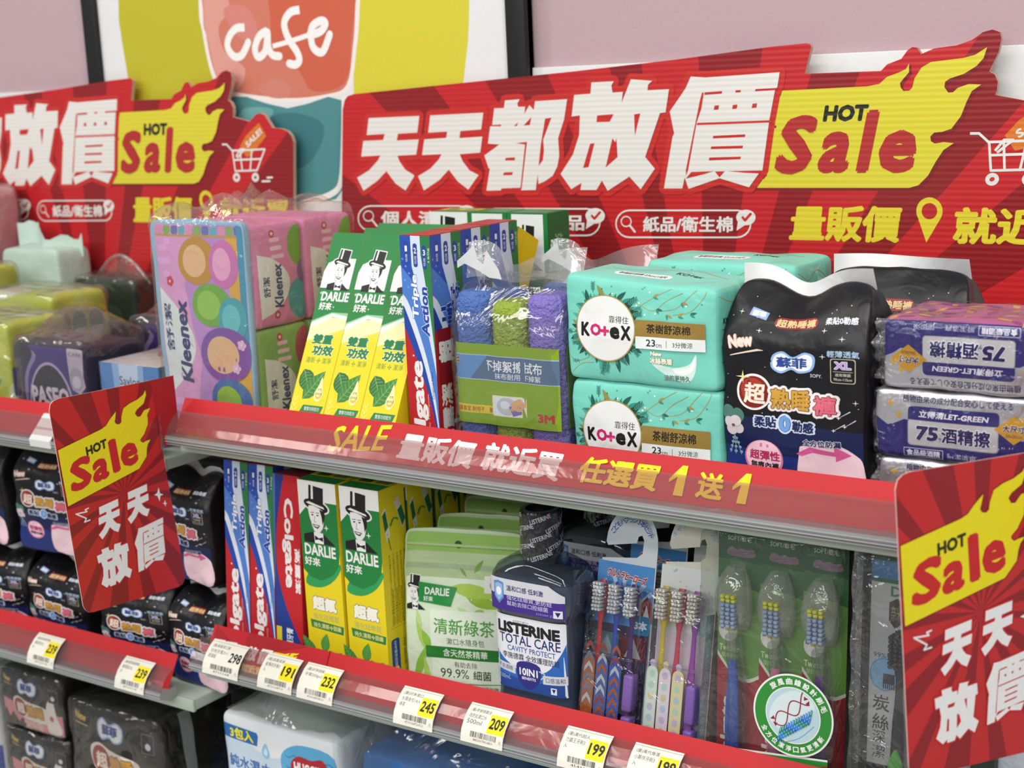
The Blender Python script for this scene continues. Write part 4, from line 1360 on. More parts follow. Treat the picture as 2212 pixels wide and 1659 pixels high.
def art_bundle():
    c = Cv(122, 200, 'b')
    c.rect(0, 0, 122, 200, '#b48ad0')
    c.poly([(0, 0), (60, 0), (44, 60), (60, 130), (40, 200), (0, 200)], '#d49ad0'); c.rect(0, 0, 7, 200, '#8fb9d8')
    for x0, y0, w_ in ((10, 22, 12), (8, 34, 18), (14, 46, 10), (18, 16, 9), (12, 168, 18), (20, 178, 12), (80, 120, 14), (58, 24, 10)):
        c.rr(x0, y0, x0 + w_, y0 + 6, 3, '#dca6e2')
    cols = ['#d48fb4', '#7fa85a', '#5f6fb0', '#57a9c4']
    for i in range(11):
        c.rr(8 + i * 10.3, 2, 17 + i * 10.3, 12, 3, cols[i % 4])
    c.rect(8, 12, 122, 14, '#b9952e')
    c.poly([(100, 14), (122, 14), (122, 200), (96, 200), (104, 120)], '#d2a53a'); c.rect(114, 0, 122, 130, '#3f8fb8')
    # plain two-tone rounds in the colours of the print
    for x, y, rx, ry, a, b_ in ((62, 36, 25, 22, '#b98a2a', '#dcb48a'), (96, 38, 18, 22, '#c46fb4', '#e2a3cf'), (78, 76, 25, 20, '#6aa838', '#8cc24e'), (104, 88, 17, 20, '#3f9fb0', '#5fbcc8'),
                            (92, 122, 32, 26, '#7a4fa8', '#d8b48e'), (94, 166, 26, 22, '#356fb4', '#8cbf45'), (52, 190, 18, 14, '#d09a3a', '#dca080'), (98, 196, 20, 8, '#a8306a', '#c8508a')):
        c.ell(x, y, rx, ry, a, 32); c.ell(x - rx * .12, y, rx * .62, ry * .68, b_, 28)
    for x, y in ((24, 56), (42, 172), (112, 112), (104, 134)):
        for i in range(5):
            c.ell(x + 3 * math.cos(i * 1.257), y + 3 * math.sin(i * 1.257), 2.3, 2.3, '#c4304a' if x < 50 else '#d8b8e2', 10)
        c.star(x, y, 2, '#f1d6da', 5, .5)
    c.poly([(8, 62)] + [(8 + 45 * math.sin(PI * i / 16), 62 + 104 * i / 16) for i in range(1, 16)] + [(8, 166)], '#d5e2ea')
    c.t('Kleenex', 37, 112, 78, 17, '#262a6e', rot=90, b=.04, sh=.12); c.t('舒潔', 17, 100, 46, 11, '#262a6e', rot=90, b=.02)
    return c


s = Soft(TW, .008, .204, n=24, bulge=.004, wr=.0012, seed=9, shape=lambda p, q: (p.x * (.97 + .05 * q.z * .5), p.y, p.z))
b = MB(); s.body(b, M('#8fb9d8', 'b')); s.art(b, art_bundle(), 1, -1); b.build('front_panel', t, (0, -.003, .0005))
WRAP = film('clear_wrap', .05, .42, '#fbf8f4', .55, 26, .09, .03)


def tent(p, q):
    z = p.z
    if q.z > .8:
        z += .012 * max(0, noise.noise(Vector((p.x * 26, p.y * 26, 3)))) * 2 + .004
    return (p.x, p.y, z)


s = Soft(TW + .006, TD + .012, .207, n=20, bulge=.003, wr=.0022, fr=34, seed=4, N=26, shape=tent)
b = MB(); s.body(b, WRAP); b.build('clear_wrap', t, (0, .0695, .0005))
b = MB()
vs = []; nn = 14
for i in range(nn + 1):
    a = i / nn
    for j in range(5):
        vs.append((-.02 + .05 * a, .05 + .012 * math.sin(5 * a) + .006 * j, .212 + .022 * math.sin(PI * a) * (1 - abs(j - 2) / 3.2) + .003 * math.sin(a * 17 + j)))
b.add(vs, [(i * 5 + j, (i + 1) * 5 + j, (i + 1) * 5 + j + 1, i * 5 + j + 1) for i in range(nn) for j in range(4)], WRAP, True)
b.build('carry_handle', t)

# --- microfibre cloth packs
CLB, CLG, CLV = M('#5f7cc0', 'c'), M('#9bb04c', 'c'), M('#8a7cc8', 'c')
PKW = film('clear_bag', .04, .4, '#f4f4f6', .6, 22, .08, .02)


def cloth_pack(label, loc):
    t = thing('cloth_pack', label, 'cloths', loc, 'wrapped microfibre cloths')
    rr = random.Random(2)
    for r in range(2):
        for i, m in enumerate((CLB, CLG, CLV)):
            hh = (.150, .143, .150)[i] - r * .006
            rings = []
            nz, na = 96, 60
            for k in range(nz + 1):
                z = hh * k / nz; e = min(1, min(k, nz - k) / 5) ** .5
                ring = []
                for j in range(na):
                    a = 2 * PI * j / na
                    rad = .0186 * (.72 + .28 * e) + .0016 * noise.noise(Vector((math.cos(a) * 8.5, math.sin(a) * 8.5, z * 450 + i * 31 + r * 7))) + .0006 * rr.uniform(-1, 1)
                    ca, sa = math.cos(a), math.sin(a)
                    ring.append(((abs(ca) ** .7) * (1 if ca > 0 else -1) * rad, (abs(sa) ** .7) * (1 if sa > 0 else -1) * rad * 1.03, z))
                rings.append(ring)
            b = MB(); b.loft(rings, m)
            b.build('rolled_cloth', t, (-.0375 + i * .0375, .02 + r * .040, .0005))
    c = Cv(114, 77)
    G, B1, B2 = '#84a51e', '#5f8fc4', '#566f8c'
    c.rect(0, 0, 114, 77, G)
    c.rect(0, 11, 114, 34, B2); c.poly([(0, 11), (40, 11), (22, 34), (0, 34)], B1); c.rect(0, 10.4, 114, 11.2, '#a9c4dc'); c.rect(0, 33.8, 114, 34.6, '#a9c4dc')
    for a in (-.25, .05, .35):
        c.leaf(0, 16, 12, 2, a, '#d9b04a')
    c.t('不掉絮擦拭布', 67, 20, 62, 11, '#e8ecf0', b=.02); c.t('抹布耐用 不掉絮', 72, 29.5, 48, 6, '#dfe6ee', b=.01)
    c.rect(0, 59, 46, 67, '#dcc52c'); c.t('乾濕皆宜 耐用不掉絮', 24, 63, 40, 5, '#a8531e', b=.015)
    c.rr(44, 48, 80, 68, 2, '#ecd98a'); c.rr(44.6, 48.6, 79.4, 67.4, 2, '#dfe3e6'); c.ell(60, 58, 11, 8.5, '#b9c0c8'); c.ell(58, 56.5, 5, 4, '#d8dde2')
    c.poly([(62, 58), (72, 56), (76, 64), (66, 67)], '#7d6cb4'); c.poly(smooth_pts([(64, 56), (72, 50), (79, 54), (77, 60), (70, 62)], 3), '#d9a878')
    for i in range(4):
        c.line([(66 + i * 2.4, 58 - i), (63.5 + i * 2.4, 62 - i * .6)], 1.5, '#d9a878')
    c.t('3M', 100, 66, 17, 8.5, '#b8281f', b=.05)
    n = 20; top, bot = .109, .041

    def prof(u):
        x = (-.0562 + .1124 * u); y = -.0018 - .0026 * abs(math.sin(PI * u * 3)) ** .6
        if u < .06:
            y += (.06 - u) * .16
        return x, y
    b = MB(); vs = []
    for i in range(n + 1):
        x, y = prof(i / n); vs += [(x, y, bot), (x, y, top)]
    b.add(vs, [(2 * i, 2 * i + 2, 2 * i + 3, 2 * i + 1) for i in range(n)], M(G), True)
    b.decal(c, lambda u, v, k: (prof(u)[0], prof(u)[1] - k, top - (top - bot) * v), k0=.0003, gu=[i / n for i in range(1, n)])
    b.box(.0560, .0564, .010, .074, bot, top, M(G)); b.box(-.0564, -.0560, .010, .074, bot, top, M(G)); b.box(-.0574, .0574, .082, .0826, bot, top, M(G))
    b.build('paper_band', t)
    # clear bag: wraps the rolls and closes in a flat header
    s = Soft(.119, .092, .160, n=9, bulge=.002, wr=.0016, fr=38, seed=6, N=22,
             shape=lambda p, q: (p.x, p.y * (1 - .55 * max(0, q.z - .55) / .45) + .0 * q.x, p.z))
    b = MB(); s.body(b, PKW); b.build('clear_bag', t, (0, .041, .0005))
    HDR = film('header_film', .08, .5, '#eceae8', .4, 26, .1, .22)
    b = MB(); vs = []; nx, nz = 26, 6
    for j in range(nz + 1):
        for i in range(nx + 1):
            u, v = i / nx, j / nz
            sag = .010 * (.5 - .5 * math.cos(2 * PI * u)) if u > .3 else .010 * (1 - math.cos(2 * PI * u)) * .3
            vs.append((-.060 + .12 * u, .03 + .012 * math.sin(u * 7 + .6) * v, .158 + (.030 - sag * 1.4) * v + .002 * math.sin(u * 11)))
    b.add(vs, [(j * (nx + 1) + i, j * (nx + 1) + i + 1, (j + 1) * (nx + 1) + i + 1, (j + 1) * (nx + 1) + i) for j in range(nz) for i in range(nx)], HDR, True)
    b.build('bag_header', t)
    fl = [(-.060, .168), (-.052, .172), (-.036, .166), (-.026, .161), (-.013, .160), (-.016, .168), (-.028, .184), (-.032, .172), (-.038, .176), (-.041, .188), (-.050, .181), (-.060, .174)]
    b = MB()
    b.prism(fl, .018, .0184, M('#d4d6d8', 'b')); b.build('header_tab', t)
    return t


cl = cloth_pack('front wrapped pack of blue, green and purple rolled cloths', (-.6855, .984, ZU)); cl.scale.x = .96
c2 = dup(cl, (-.672, 1.09, ZU), 'rear wrapped cloth pack, mostly hidden, its clear header showing'); c2.scale = (.9, .9, .95)

# --- mint coloured pads
AM, AMS, AMT = art_mintpad(), art_mintpad_side(), art_mintpad_top()


def pad_pack(label, loc, seed, sag=.0):
    t = thing('pad_pack', label, 'pads', loc, 'mint green pad packs')
    s = Soft(.134, .074, .0855, n=18, bulge=.003, wr=.0022, fr=24, seed=seed, N=30, shape=lambda p, q: (p.x, p.y, p.z - sag * (q.x + 1) * .5 * max(0, q.z)))
    b = MB(); s.body(b, M('#76cdbc', 'b'))
    s.art(b, AM); s.art(b, AMS, 0, 1); s.art(b, AMT, 2, 1)
    b.build('soft_bag', t)
    # gusset fold of the bag end
    b = MB()
    b.add([tuple(s.p(c, .0006)) for c in ((1, -.9, .93), (1, .9, .93), (1, .1, .45), (1, -.1, .45))], [(0, 1, 2, 3)], M('#8fdccb', 'b'))
    b.build('end_fold', t)
    return t


pad_pack('mint pad pack at the bottom of the front pad stack', (-.556, 1.022, ZU), 1)
p_ = pad_pack('mint pad pack on top of the front pad stack, between cloths and black bag', (-.5575, 1.020, ZU + .0852), 2, .008)
pad_pack('mint pad pack at the bottom of the rear pad stack', (-.532, 1.106, ZU), 3)
pad_pack('mint pad pack on top of the rear pad stack, before the red sign', (-.532, 1.106, ZU + .0852), 4)


# --- black night-pants bags
AN = art_night()
BLACKB = M('#131317', 'b')


def night_bag(label, loc, dip=.0, hdr=True, name='pants_pack', group='black night pants bags on the upper shelf'):
    t = thing(name, label, 'pants', loc, group)

    def sh(p, q):
        k = max(0, (q.z - .45) / .55)
        d = dip * math.exp(-((q.x + .05) / .45) ** 2) * max(0, q.z) ** 3
        return (p.x * (1 - .09 * k * k), p.y * (1 - .86 * k ** 1.7) - .0 * k, p.z - d)
    s = Soft(.114, .062, .168, n=16, bulge=.004, wr=.0035, fr=28, seed=5, N=32, shape=sh)
    b = MB(); s.body(b, BLACKB); s.art(b, AN, k0=.0005)
    b.build('bag', t)
    if hdr:
        b = MB(); n = 24; vs = []
        for i in range(n + 1):
            u = i / n; x = -.052 + .104 * u
            d = dip * math.exp(-((2 * u - 1 + .05) / .45) ** 2)
            for j in range(4):
                vs.append((x, .002 * math.sin(u * 9) + .003 * j * math.sin(u * 5), .163 - d + .0055 * j))
        b.add(vs, [(i * 4 + j, (i + 1) * 4 + j, (i + 1) * 4 + j + 1, i * 4 + j + 1) for i in range(n) for j in range(3)], M('#dfe0e2', 'b'), True)
        b.build('header_seal', t)
    return t


nb = night_bag('black night pants bag standing between the mint pads and silver wipes', (-.433, 1.018, ZU), .014)
nb2 = night_bag('black night pants bag at the back with a straight white header', (-.398, 1.115, ZU), .0)
nb2.scale = (1.06, .9, .975)

# --- silver wipes
AW = art_wipe()
FR = film('crimped_film', .12, .6, '#dcdce2', .8, 60, .1, .12)


def wipe_pack(label, loc, turn=False):
    t = thing('wipe_pack', label, 'wipes', loc, 'silver and navy wipe packs')
    s = Soft(.118, .085, .049, n=18, bulge=.002, wr=.0016, fr=40, seed=7 + turn, N=30)
    b = MB(); s.body(b, M('#d2d2d4', 'm'))
    if turn:
        fn = s.face(1, -1)
        b.decal(AW, lambda u, v, k: fn(1 - u, 1 - v, k), k0=.0004, dk=.00008, gu=s.gu, gv=s.gu)
    else:
        s.art(b, AW, k0=.0004)
    b.build('foil_pack', t)
    s2 = Soft(.122, .089, .0494, n=20, bulge=.002, wr=.0018, fr=55, seed=12, N=20)
    b = MB(); s2.body(b, film('wipe_wrap', .03, .35, '#fbfafd', .8, 40, .07)); b.build('clear_wrap', t)
    b = MB(); n = 16; vs = []
    for i in range(n + 1):
        v = i / n
        for j in range(5):
            vs.append((-.060 - .0022 * j + .001 * math.sin(v * 40 + j), -.030 + .004 * math.sin(v * 9) - .001 * j * math.sin(v * 23), .003 + .043 * v))
    b.add(vs, [(i * 5 + j, (i + 1) * 5 + j, (i + 1) * 5 + j + 1, i * 5 + j + 1) for i in range(n) for j in range(4)], FR, True)
    b.build('end_seal', t)
    if turn:
        b = MB(); s.art(b, (lambda c: (c.rect(0, 0, 118, 85, '#a85a86'), [c.leaf(10 + 11 * (i % 10), 20 + 18 * (i // 10), 14, 5, i * .7, ('#c79a4a', '#8d3a78')[i % 2]) for i in range(40)], c)[2])(Cv(118, 85, 'b')), 2, 1); b.build('printed_top', t)
    return t


wipe_pack('silver wipe pack at the bottom of the stack, half hidden by the sale flag', (-.309, 1.03, ZU))
wipe_pack('silver wipe pack in the middle of the stack with upright lettering', (-.312, 1.03, ZU + .0496))
wipe_pack('silver wipe pack on top of the stack with upside down lettering', (-.307, 1.03, ZU + .0992), True)

# ================================================================== MIDDLE SHELF, RIGHT BAY
ZL = LO + .0062

# --- striped cartons
t0 = dup(tsrc, (-1.0325, .9765, ZL), 'leftmost red and blue toothpaste box on the middle shelf, front row')
t1 = dup(tsrc, (-.9995, .9765, ZL), 'second red and blue toothpaste box on the middle shelf, front row')
for i, (o, w) in enumerate(((t0, 'leftmost'), (t1, 'second'))):
    o['group'] = 'red and blue toothpaste boxes on the middle shelf'
    o.rotation_euler.x = math.radians(-5); o.location.z += .0038
    for k, wd in enumerate(('second', 'third', 'fourth')):
        c = dup(tsrc, (o.location.x, .9775 + .0442 * (k + 1), ZL + .0038), '%s red and blue box back from the %s one on the middle shelf' % (wd, w))
        c['group'] = 'red and blue toothpaste boxes on the middle shelf'; c.rotation_euler.x = math.radians(-5)
rt = thing('toothpaste_box', 'red and blue toothpaste box with big white downward lettering, beside the top hat boxes', 'toothpaste', (-.9665, .978, ZL + .003), 'big lettered red toothpaste boxes', (math.radians(-4), 0, 0))
b = MB(); carton(b, .034, .034, .192, M('#24408f'), art_totalred(34, 192), ms={'t': M('#8d2a34'), 'r': M('#c2262d')}); b.build('carton', rt)
b = MB(); b.box(.001, .033, .001, .033, .1921, .1924, M('#7d2a36')); b.build('end_flap', rt)
for k, wd in enumerate(('second', 'third', 'fourth')):
    dup(rt, (-.9665, .978 + .0365 * (k + 1), ZL + .003), '%s big lettered red toothpaste box, counting back from the front' % wd)

# --- fluoride cartons, two rows deep into the shelf
for col, (x, nmc) in enumerate(((-.9208, 'left'), (-.8705, 'right'))):
    for k in range(6):
        lb = 'front yellow and green toothpaste box in the %s row, top hat figure in view' % nmc if k == 0 else '%s yellow box back in the %s row of the middle shelf' % (('', 'second', 'third', 'fourth', 'fifth', 'sixth')[k], nmc)
        c = dup(fsrc, (x, .976 + .0405 * k, ZL), lb)
        c.scale.z = 1.008
        c['group'] = 'yellow toothpaste boxes on the middle shelf'
        if k in (2, 4):
            c.rotation_euler.z = math.radians(1.5)


# --- green tea pouches
def art_pouch():
    c = Cv(134, 168, 'b')
    c.rect(0, 0, 134, 168, '#cfdfc4')
    c.rect(0, 0, 134, 22, '#8fb85e'); c.rect(0, 13, 134, 14, '#a5c77c'); c.rect(0, 22, 134, 46, '#aabf8f'); c.rect(0, 33, 134, 38, '#97ad86')
    c.poly([(0, 46), (134, 46), (134, 168), (0, 168)], '#d3e2c8')
    c.ell(60, 14, 4, 4, '#3b4a35', 20)
    for x, y, ln, wd, a, col in ((70, 62, 40, 12, .25, '#8fb52f'), (52, 54, 60, 13, .12, '#a4c44a'), (78, 40, 16, 5, -.9, '#6f9a3f'), (62, 36, 12, 3, .8, '#6f9a3f'), (24, 118, 34, 8, -1.9, '#a9cc62'), (20, 98, 30, 9, 1.1, '#8cbc46'),
                               (10, 150, 40, 9, -1.2, '#86b83e'), (26, 160, 36, 7, -1.7, '#a9cc62'), (84, 84, 24, 10, .3, '#97bf4a'), (14, 78, 22, 5, 1.3, '#b9d48a'), (60, 72, 44, 7, .5, '#bcd68f'), (90, 74, 20, 8, 2.6, '#9cc24c')):
        c.leaf(x, y, ln, wd, a, col)
    c.rr(30, 76, 106, 164, 4, '#dfe9d8')
    c.rect(0, 54, 12, 72, '#e6eae2')
    gent(c, 12, 56, 34)
    c.poly([(17, 51), (60, 54), (54, 72), (17, 70)], '#1f8a3c')
    c.t('DARLIE', 38, 59, 28, 7, WH, b=.03); c.t('好來', 28, 66.5, 11, 5, WH, b=.02)
    c.t('清新綠茶', 68, 92, 68, 16, '#4f9a3c', b=.012); c.t('漱口水隨身包', 69, 107, 42, 7, '#3d5a38')
    c.rect(24, 113, 134, 125, '#2c7d34'); c.t('含天然茶精華', 68, 119, 50, 8, '#e6eee0', b=.012)
    c.t('有助去除', 68, 130.5, 26, 6, '#2f3f2c'); c.t('99.9%', 55, 140, 32, 9.5, '#2f3f2c'); c.t('細菌', 86, 140, 20, 9.5, '#2f3f2c', b=.01)
    c.line(smooth_pts([(30, 147), (60, 150), (108, 148)], 5, False), .8, '#2c7d34')
    c.t('·無添加酒精，溫和不易刺激', 72, 154, 62, 4.8, '#2f4a2c'); c.t('·全方位潔淨 幫助防蛀', 66, 160, 50, 4.6, '#2f4a2c'); c.t('·綠茶清新 持久清新', 66, 165.5, 48, 4, '#2f4a2c')
    c.rect(90, 42, 134, 58, '#dfe2dd'); c.t('175', 102, 50, 12, 4, '#8d918c', rot=8)
    return c


def pouch(label, loc):
    t = thing('pouch', label, 'pouch', loc, 'green tea mouthwash pouches')

    def sh(p, q):
        k = max(0, min(1, (p.z / .168 - .45) / .42))
        return (p.x, p.y * (1 - .93 * k ** 1.3), p.z)
    s = Soft(.112, .030, .168, n=18, bulge=.002, wr=.0018, fr=26, seed=21, N=34, shape=sh)
    b = MB(); s.body(b, M('#bcd0ae', 'b')); s.art(b, art_pouch(), k0=.0004); b.build('bag', t)
    b = MB(); b.rbox(-.055, .055, -.0034, .0034, .1515, .1545, M('#a9c489', 'b'), .001); b.build('zip_seal', t)
    return t


pp = pouch('front green tea pouch beside the mouthwash bottle', (-.765, 1.022, ZL)); pp.scale = (1.03, 1, .935); pp.rotation_euler.z = math.radians(16)
dup(pp, (-.771, 1.064, ZL), 'second green pouch, its top rising behind the front pouch').scale = (.86, .7, .945)
c = dup(pp, (-.769, 1.100, ZL), 'third green pouch, rearmost, its top edge in shade')
c.scale = (.85, .7, .985); c.rotation_euler.z = math.radians(8)

# --- mouthwash bottles
GLASS = film('bottle_plastic', .04, .5, '#c3cbd6', .05, 8, .04)


def liquid():
    m = bpy.data.materials.new('mouthwash_liquid'); m.use_nodes = True
    p = m.node_tree.nodes['Principled BSDF']
    nz = m.node_tree.nodes.new('ShaderNodeTexNoise'); nz.inputs['Scale'].default_value = 9
    rp = m.node_tree.nodes.new('ShaderNodeMapRange'); rp.inputs['To Min'].default_value = .04; rp.inputs['To Max'].default_value = .12
    m.node_tree.links.new(nz.outputs[0], rp.inputs[0]); m.node_tree.links.new(rp.outputs[0], p.inputs['Roughness'])
    p.inputs['Base Color'].default_value = lin('#77828f'); p.inputs['Specular IOR Level'].default_value = .6
    return m


LIQ = liquid()


def sring(hw, hd, z, n=5, N=44):
    r = []
    for i in range(N):
        a = 2 * PI * i / N; ca, sa = math.cos(a), math.sin(a)
        k = (abs(ca) ** n + abs(sa) ** n) ** (-1 / n)
        r.append((hw * ca * k, hd * sa * k, z))
    return r


def bottle(label, loc):
    t = thing('mouthwash_bottle', label, 'mouthwash', loc, 'dark mouthwash bottles with printed caps')
    P_ = [(.037, .020, 0, 5), (.0415, .024, .003, 5), (.0430, .0255, .012, 5), (.0430, .0255, .022, 5), (.0415, .0245, .034, 5), (.0405, .0238, .044, 5), (.0400, .0235, .05, 5), (.0405, .0238, .108, 5), (.0412, .0245, .114, 4.5),
          (.0440, .0265, .118, 4.5), (.0452, .0275, .124, 4.5), (.0452, .0275, .142, 4.5), (.0440, .0270, .148, 4), (.0400, .0250, .155, 3.4), (.0300, .0205, .1605, 2.7), (.0185, .0165, .1640, 2.1), (.0155, .0155, .1665, 2), (.0155, .0155, .171, 2)]
    b = MB(); b.loft([sring(a + .0012, d + .0012, z, n) for a, d, z, n in P_], GLASS, caps=(True, False)); b.build('bottle', t)
    b = MB(); b.loft([sring(a - .0008, d - .0008, max(.002, z), n) for a, d, z, n in P_[:12]] + [sring(.0444, .0268, .1455, 4.2)], LIQ); b.build('liquid', t)
    # cap: fluted dark cylinder under a printed shrink sleeve
    rr_ = []
    for z, r in ((.1655, .0185), (.167, .0192), (.199, .0186), (.2035, .0182), (.2055, .0172), (.2055, .0135), (.2015, .0128), (.2015, .001)):
        rr_.append([((r + (.0002 if j % 2 else 0)) * math.cos(2 * PI * j / 72), (r + (.0002 if j % 2 else 0)) * math.sin(2 * PI * j / 72), z) for j in range(72)])
    b = MB(); b.loft(rr_, M('#16161a', 'g'), smooth=False); cp = b.build('cap', t)
    cv = Cv(120, 44, 'b')
    for r in range(5):
        for q in range(4):
            cv.t('LISTERINE', 8 + q * 32 + (r % 2) * 15, 4 + r * 9, 21, 4.6, '#b9bbc2', rot=17, b=.02)

    def cyl(u, v, k):
        a = PI * 1.5 + (u - .5) * PI * 1.9
        rad = .0192 - .0006 * (1 - v) + k + .0003
        return (rad * math.cos(a), rad * math.sin(a), .2035 - .040 * v)
    b = MB(); b.decal(cv, cyl, k0=.0002, dk=.00004, gu=[i / 40 for i in range(1, 40)])
    b.build('cap_print', cp)
    rr2 = [[(r * math.cos(2 * PI * j / 40), r * math.sin(2 * PI * j / 40), z) for j in range(40)] for z, r in ((.160, .0178), (.164, .0196), (.166, .0199), (.2035, .0190))]
    b = MB(); b.loft(rr2, film('neck_sleeve', .06, .5, '#e8eaf0', .5, 60, .08), caps=(False, False)); b.build('neck_sleeve', t)

    def front(z0, z1, hw, prof):
        def fn(u, v, k):
            x = (u - .5) * 2 * hw; z = z1 - (z1 - z0) * v
            A, D, n = prof(z)
            k2 = (1 - min(1, abs(x) / A) ** n) ** (1 / n)
            return (x, -(D * k2) - k, z)
        return fn
    c = Cv(76, 30, 'p')
    NV, PU, GY = '#20246a', '#3f2c86', '#c9cbd2'
    c.poly([(0, 0), (62, 0), (76, 9), (76, 30), (0, 30)], GY); c.rect(0, 15, 76, 30, PU); c.poly([(0, 15), (14, 15), (14, 30), (0, 30)], PU)
    c.poly([(5, 4), (10, 2.5), (16, 4), (16, 18), (10.5, 24), (5, 18)], '#5d86c4'); c.poly([(6.4, 6), (10.4, 4.6), (14.6, 6), (14.6, 17), (10.5, 21.6), (6.4, 17)], '#8fb2de'); c.ell(10.5, 12.5, 3, 4, '#e6e9f0', 14)
    c.t('溫和口感 低刺激', 38, 8.2, 38, 5.4, NV, b=.02); c.t('強化琺瑯質,更防蛀', 42, 17, 46, 4.6, '#c9c6e2'); c.t('幫助去除口腔細菌', 40, 22.2, 42, 4.4, '#c9c6e2')
    c.t('6131009 221', 58, 27.4, 18, 2, '#a9a6d0', res=1); c.rect(66, 22, 74, 29, '#d8dae2'); c.poly([(67.5, 23.5), (72.5, 23.5), (70, 28)], '#20246a')
    b = MB(); b.decal(c, front(.118, .147, .0405, lambda z: (.0464, .0286, 4.5)), k0=.0004, dk=.00004, gu=[i / 24 for i in range(1, 24)]); b.build('neck_label', t)
    c = Cv(76, 68, 'p')
    c.rr(0, 0, 76, 68, 1.5, '#dcdfe6'); c.poly([(0, 34)] + smooth_pts([(0, 34), (14, 44), (34, 52), (56, 46), (70, 30), (76, 18)], 4, False) + [(76, 68), (0, 68)], '#2a62b4'); c.poly([(0, 54), (40, 60), (76, 52), (76, 66), (74, 68), (2, 68), (0, 66)], '#1f4590')
    c.t('全效系列 漱口水', 30, 4.5, 18, 2, '#3b4a6a', res=1)
    c.t('LISTERINE', 37, 11, 68, 11, BK, b=.06); c.t('TOTAL CARE', 38, 21.5, 66, 9, NV, b=.01); c.t('CAVITY PROTECT', 40, 30, 52, 5, '#2a4a9a', b=.01)
    c.t('李施德霖 全效護理防蛀', 39, 37, 62, 6, '#1c2040', b=.01)
    c.poly([(0, 44), (22, 46), (22, 54), (0, 51)], GY); c.t('不含酒精', 10.5, 48.6, 17, 4.2, NV, rot=-5); c.poly([(52, 50), (76, 48), (76, 56), (52, 58)], GY); c.t('口感溫和', 64.5, 53, 19, 4.6, NV, rot=4)
    c.poly(smooth_pts([(24, 43), (36, 40), (49, 43), (49, 55), (44, 62), (36.5, 66), (28, 62), (24, 55)], 3), '#2c2a7c')
    c.t('10IN1', 36.5, 50, 20, 7, '#eceef4', b=.03); c.t('BENEFITS', 36.5, 56, 15, 2.6, '#eceef4', b=.02); c.line(smooth_pts([(48, 47), (54, 49), (50, 54)], 4, False), 1, '#c9cbd2')
    c.t('500mL', 10, 58, 13, 4, '#9fb6dc'); c.rect(60, 60, 66, 66, '#dcdfe6'); c.poly([(61, 61), (65, 61), (63, 65)], NV)
    b = MB(); b.decal(c, front(.046, .113, .0385, lambda z: (.0422, .0256, 5)), k0=.0004, dk=.00004, gu=[i / 24 for i in range(1, 24)]); b.build('front_label', t)
    # moulded thumb dents in the flanks
    for s in (-1, 1):
        b = MB(); b.loft([[(s * (.0445 + .0022 * math.cos(PI * k / 8)), .004 + .006 * math.sin(PI * k / 8) * math.cos(a), .122 + .006 * math.sin(PI * k / 8) * math.sin(a)) for a in [2 * PI * j / 12 for j in range(12)]] for k in range(1, 8)], GLASS, caps=(True, True))
        b.build('grip_dent', t)
    return t


bt = bottle('front dark mouthwash bottle, its white and blue label in full view', (-.6622, .992, ZL)); bt.scale = (.91, 1, .975)
dup(bt, (-.6655, 1.100, ZL), 'rear dark mouthwash bottle in the shade, mostly hidden by the toothbrush card')

# --- hanging toothbrush sets
BLI = film('blister', .06, .6, '#f2f4f6', .55, 34, .06)


def brush(parent, x, y, z0, z1, m_h, m_b, tip=None, wide=.0042, back=None):
    """Toothbrush lying upright in its pack: handle and head with bristle tufts facing out."""
    L = z1 - z0
    prof = [(0, .6), (.02, 1), (.3, 1), (.5, .8), (.62, .55), (.74, .5), (.8, .9), (.84, 1.15), (.95, 1.15), (1, .7)]
    b = MB(); rings = []
    for t_, r in prof:
        w = wide * r; rings.append([(x + w * math.cos(2 * PI * j / 12), y + w * .5 * math.sin(2 * PI * j / 12), z0 + L * t_) for j in range(12)])
    if tip is None:
        b.loft(rings, m_h)
    else:
        b.loft(rings[:tip], m_h); b.loft(rings[tip - 1:], back)
    o = b.build('toothbrush', parent)
    bb = MB()
    rows = 8
    for r in range(rows):
        zz = z0 + L * (.82 + .16 * r / (rows - 1))
        for c_ in range(3):
            xx = x + (c_ - 1) * wide * .72
            bb.rbox(xx - wide * .26, xx + wide * .26, y - wide * .5 - .0085 - .001 * (r % 2), y - wide * .4, zz - L * .0085, zz + L * .0085, m_b[r * len(m_b) // rows], .0004, 1)
    bb.build('bristles', o)
    return o


def hang_card(w, h, hook_r, gap):
    """Outline of a card with an open hook slot at its top, x centred, z up from 0."""
    a = [(-w / 2, 0), (w / 2, 0), (w / 2, h)]
    n = 12
    cx, cz = w * .06, h
    arc = [(w * .44 * math.cos(PI * k / n) + cx, cz + hook_r * math.sin(PI * k / n) * 1.05) for k in range(n + 1)]
    slot = [(cx - w * .44 + .002, cz - .003), (cx + w * .08, cz + .002), (cx + w * .1, cz + .0075), (cx + w * .16, cz + .009), (cx + w * .2, cz + .005), (cx + w * .19, cz - .006), (cx + w * .1, cz - .010), (-w / 2 + .004, cz - .014)]
    return a + arc + slot


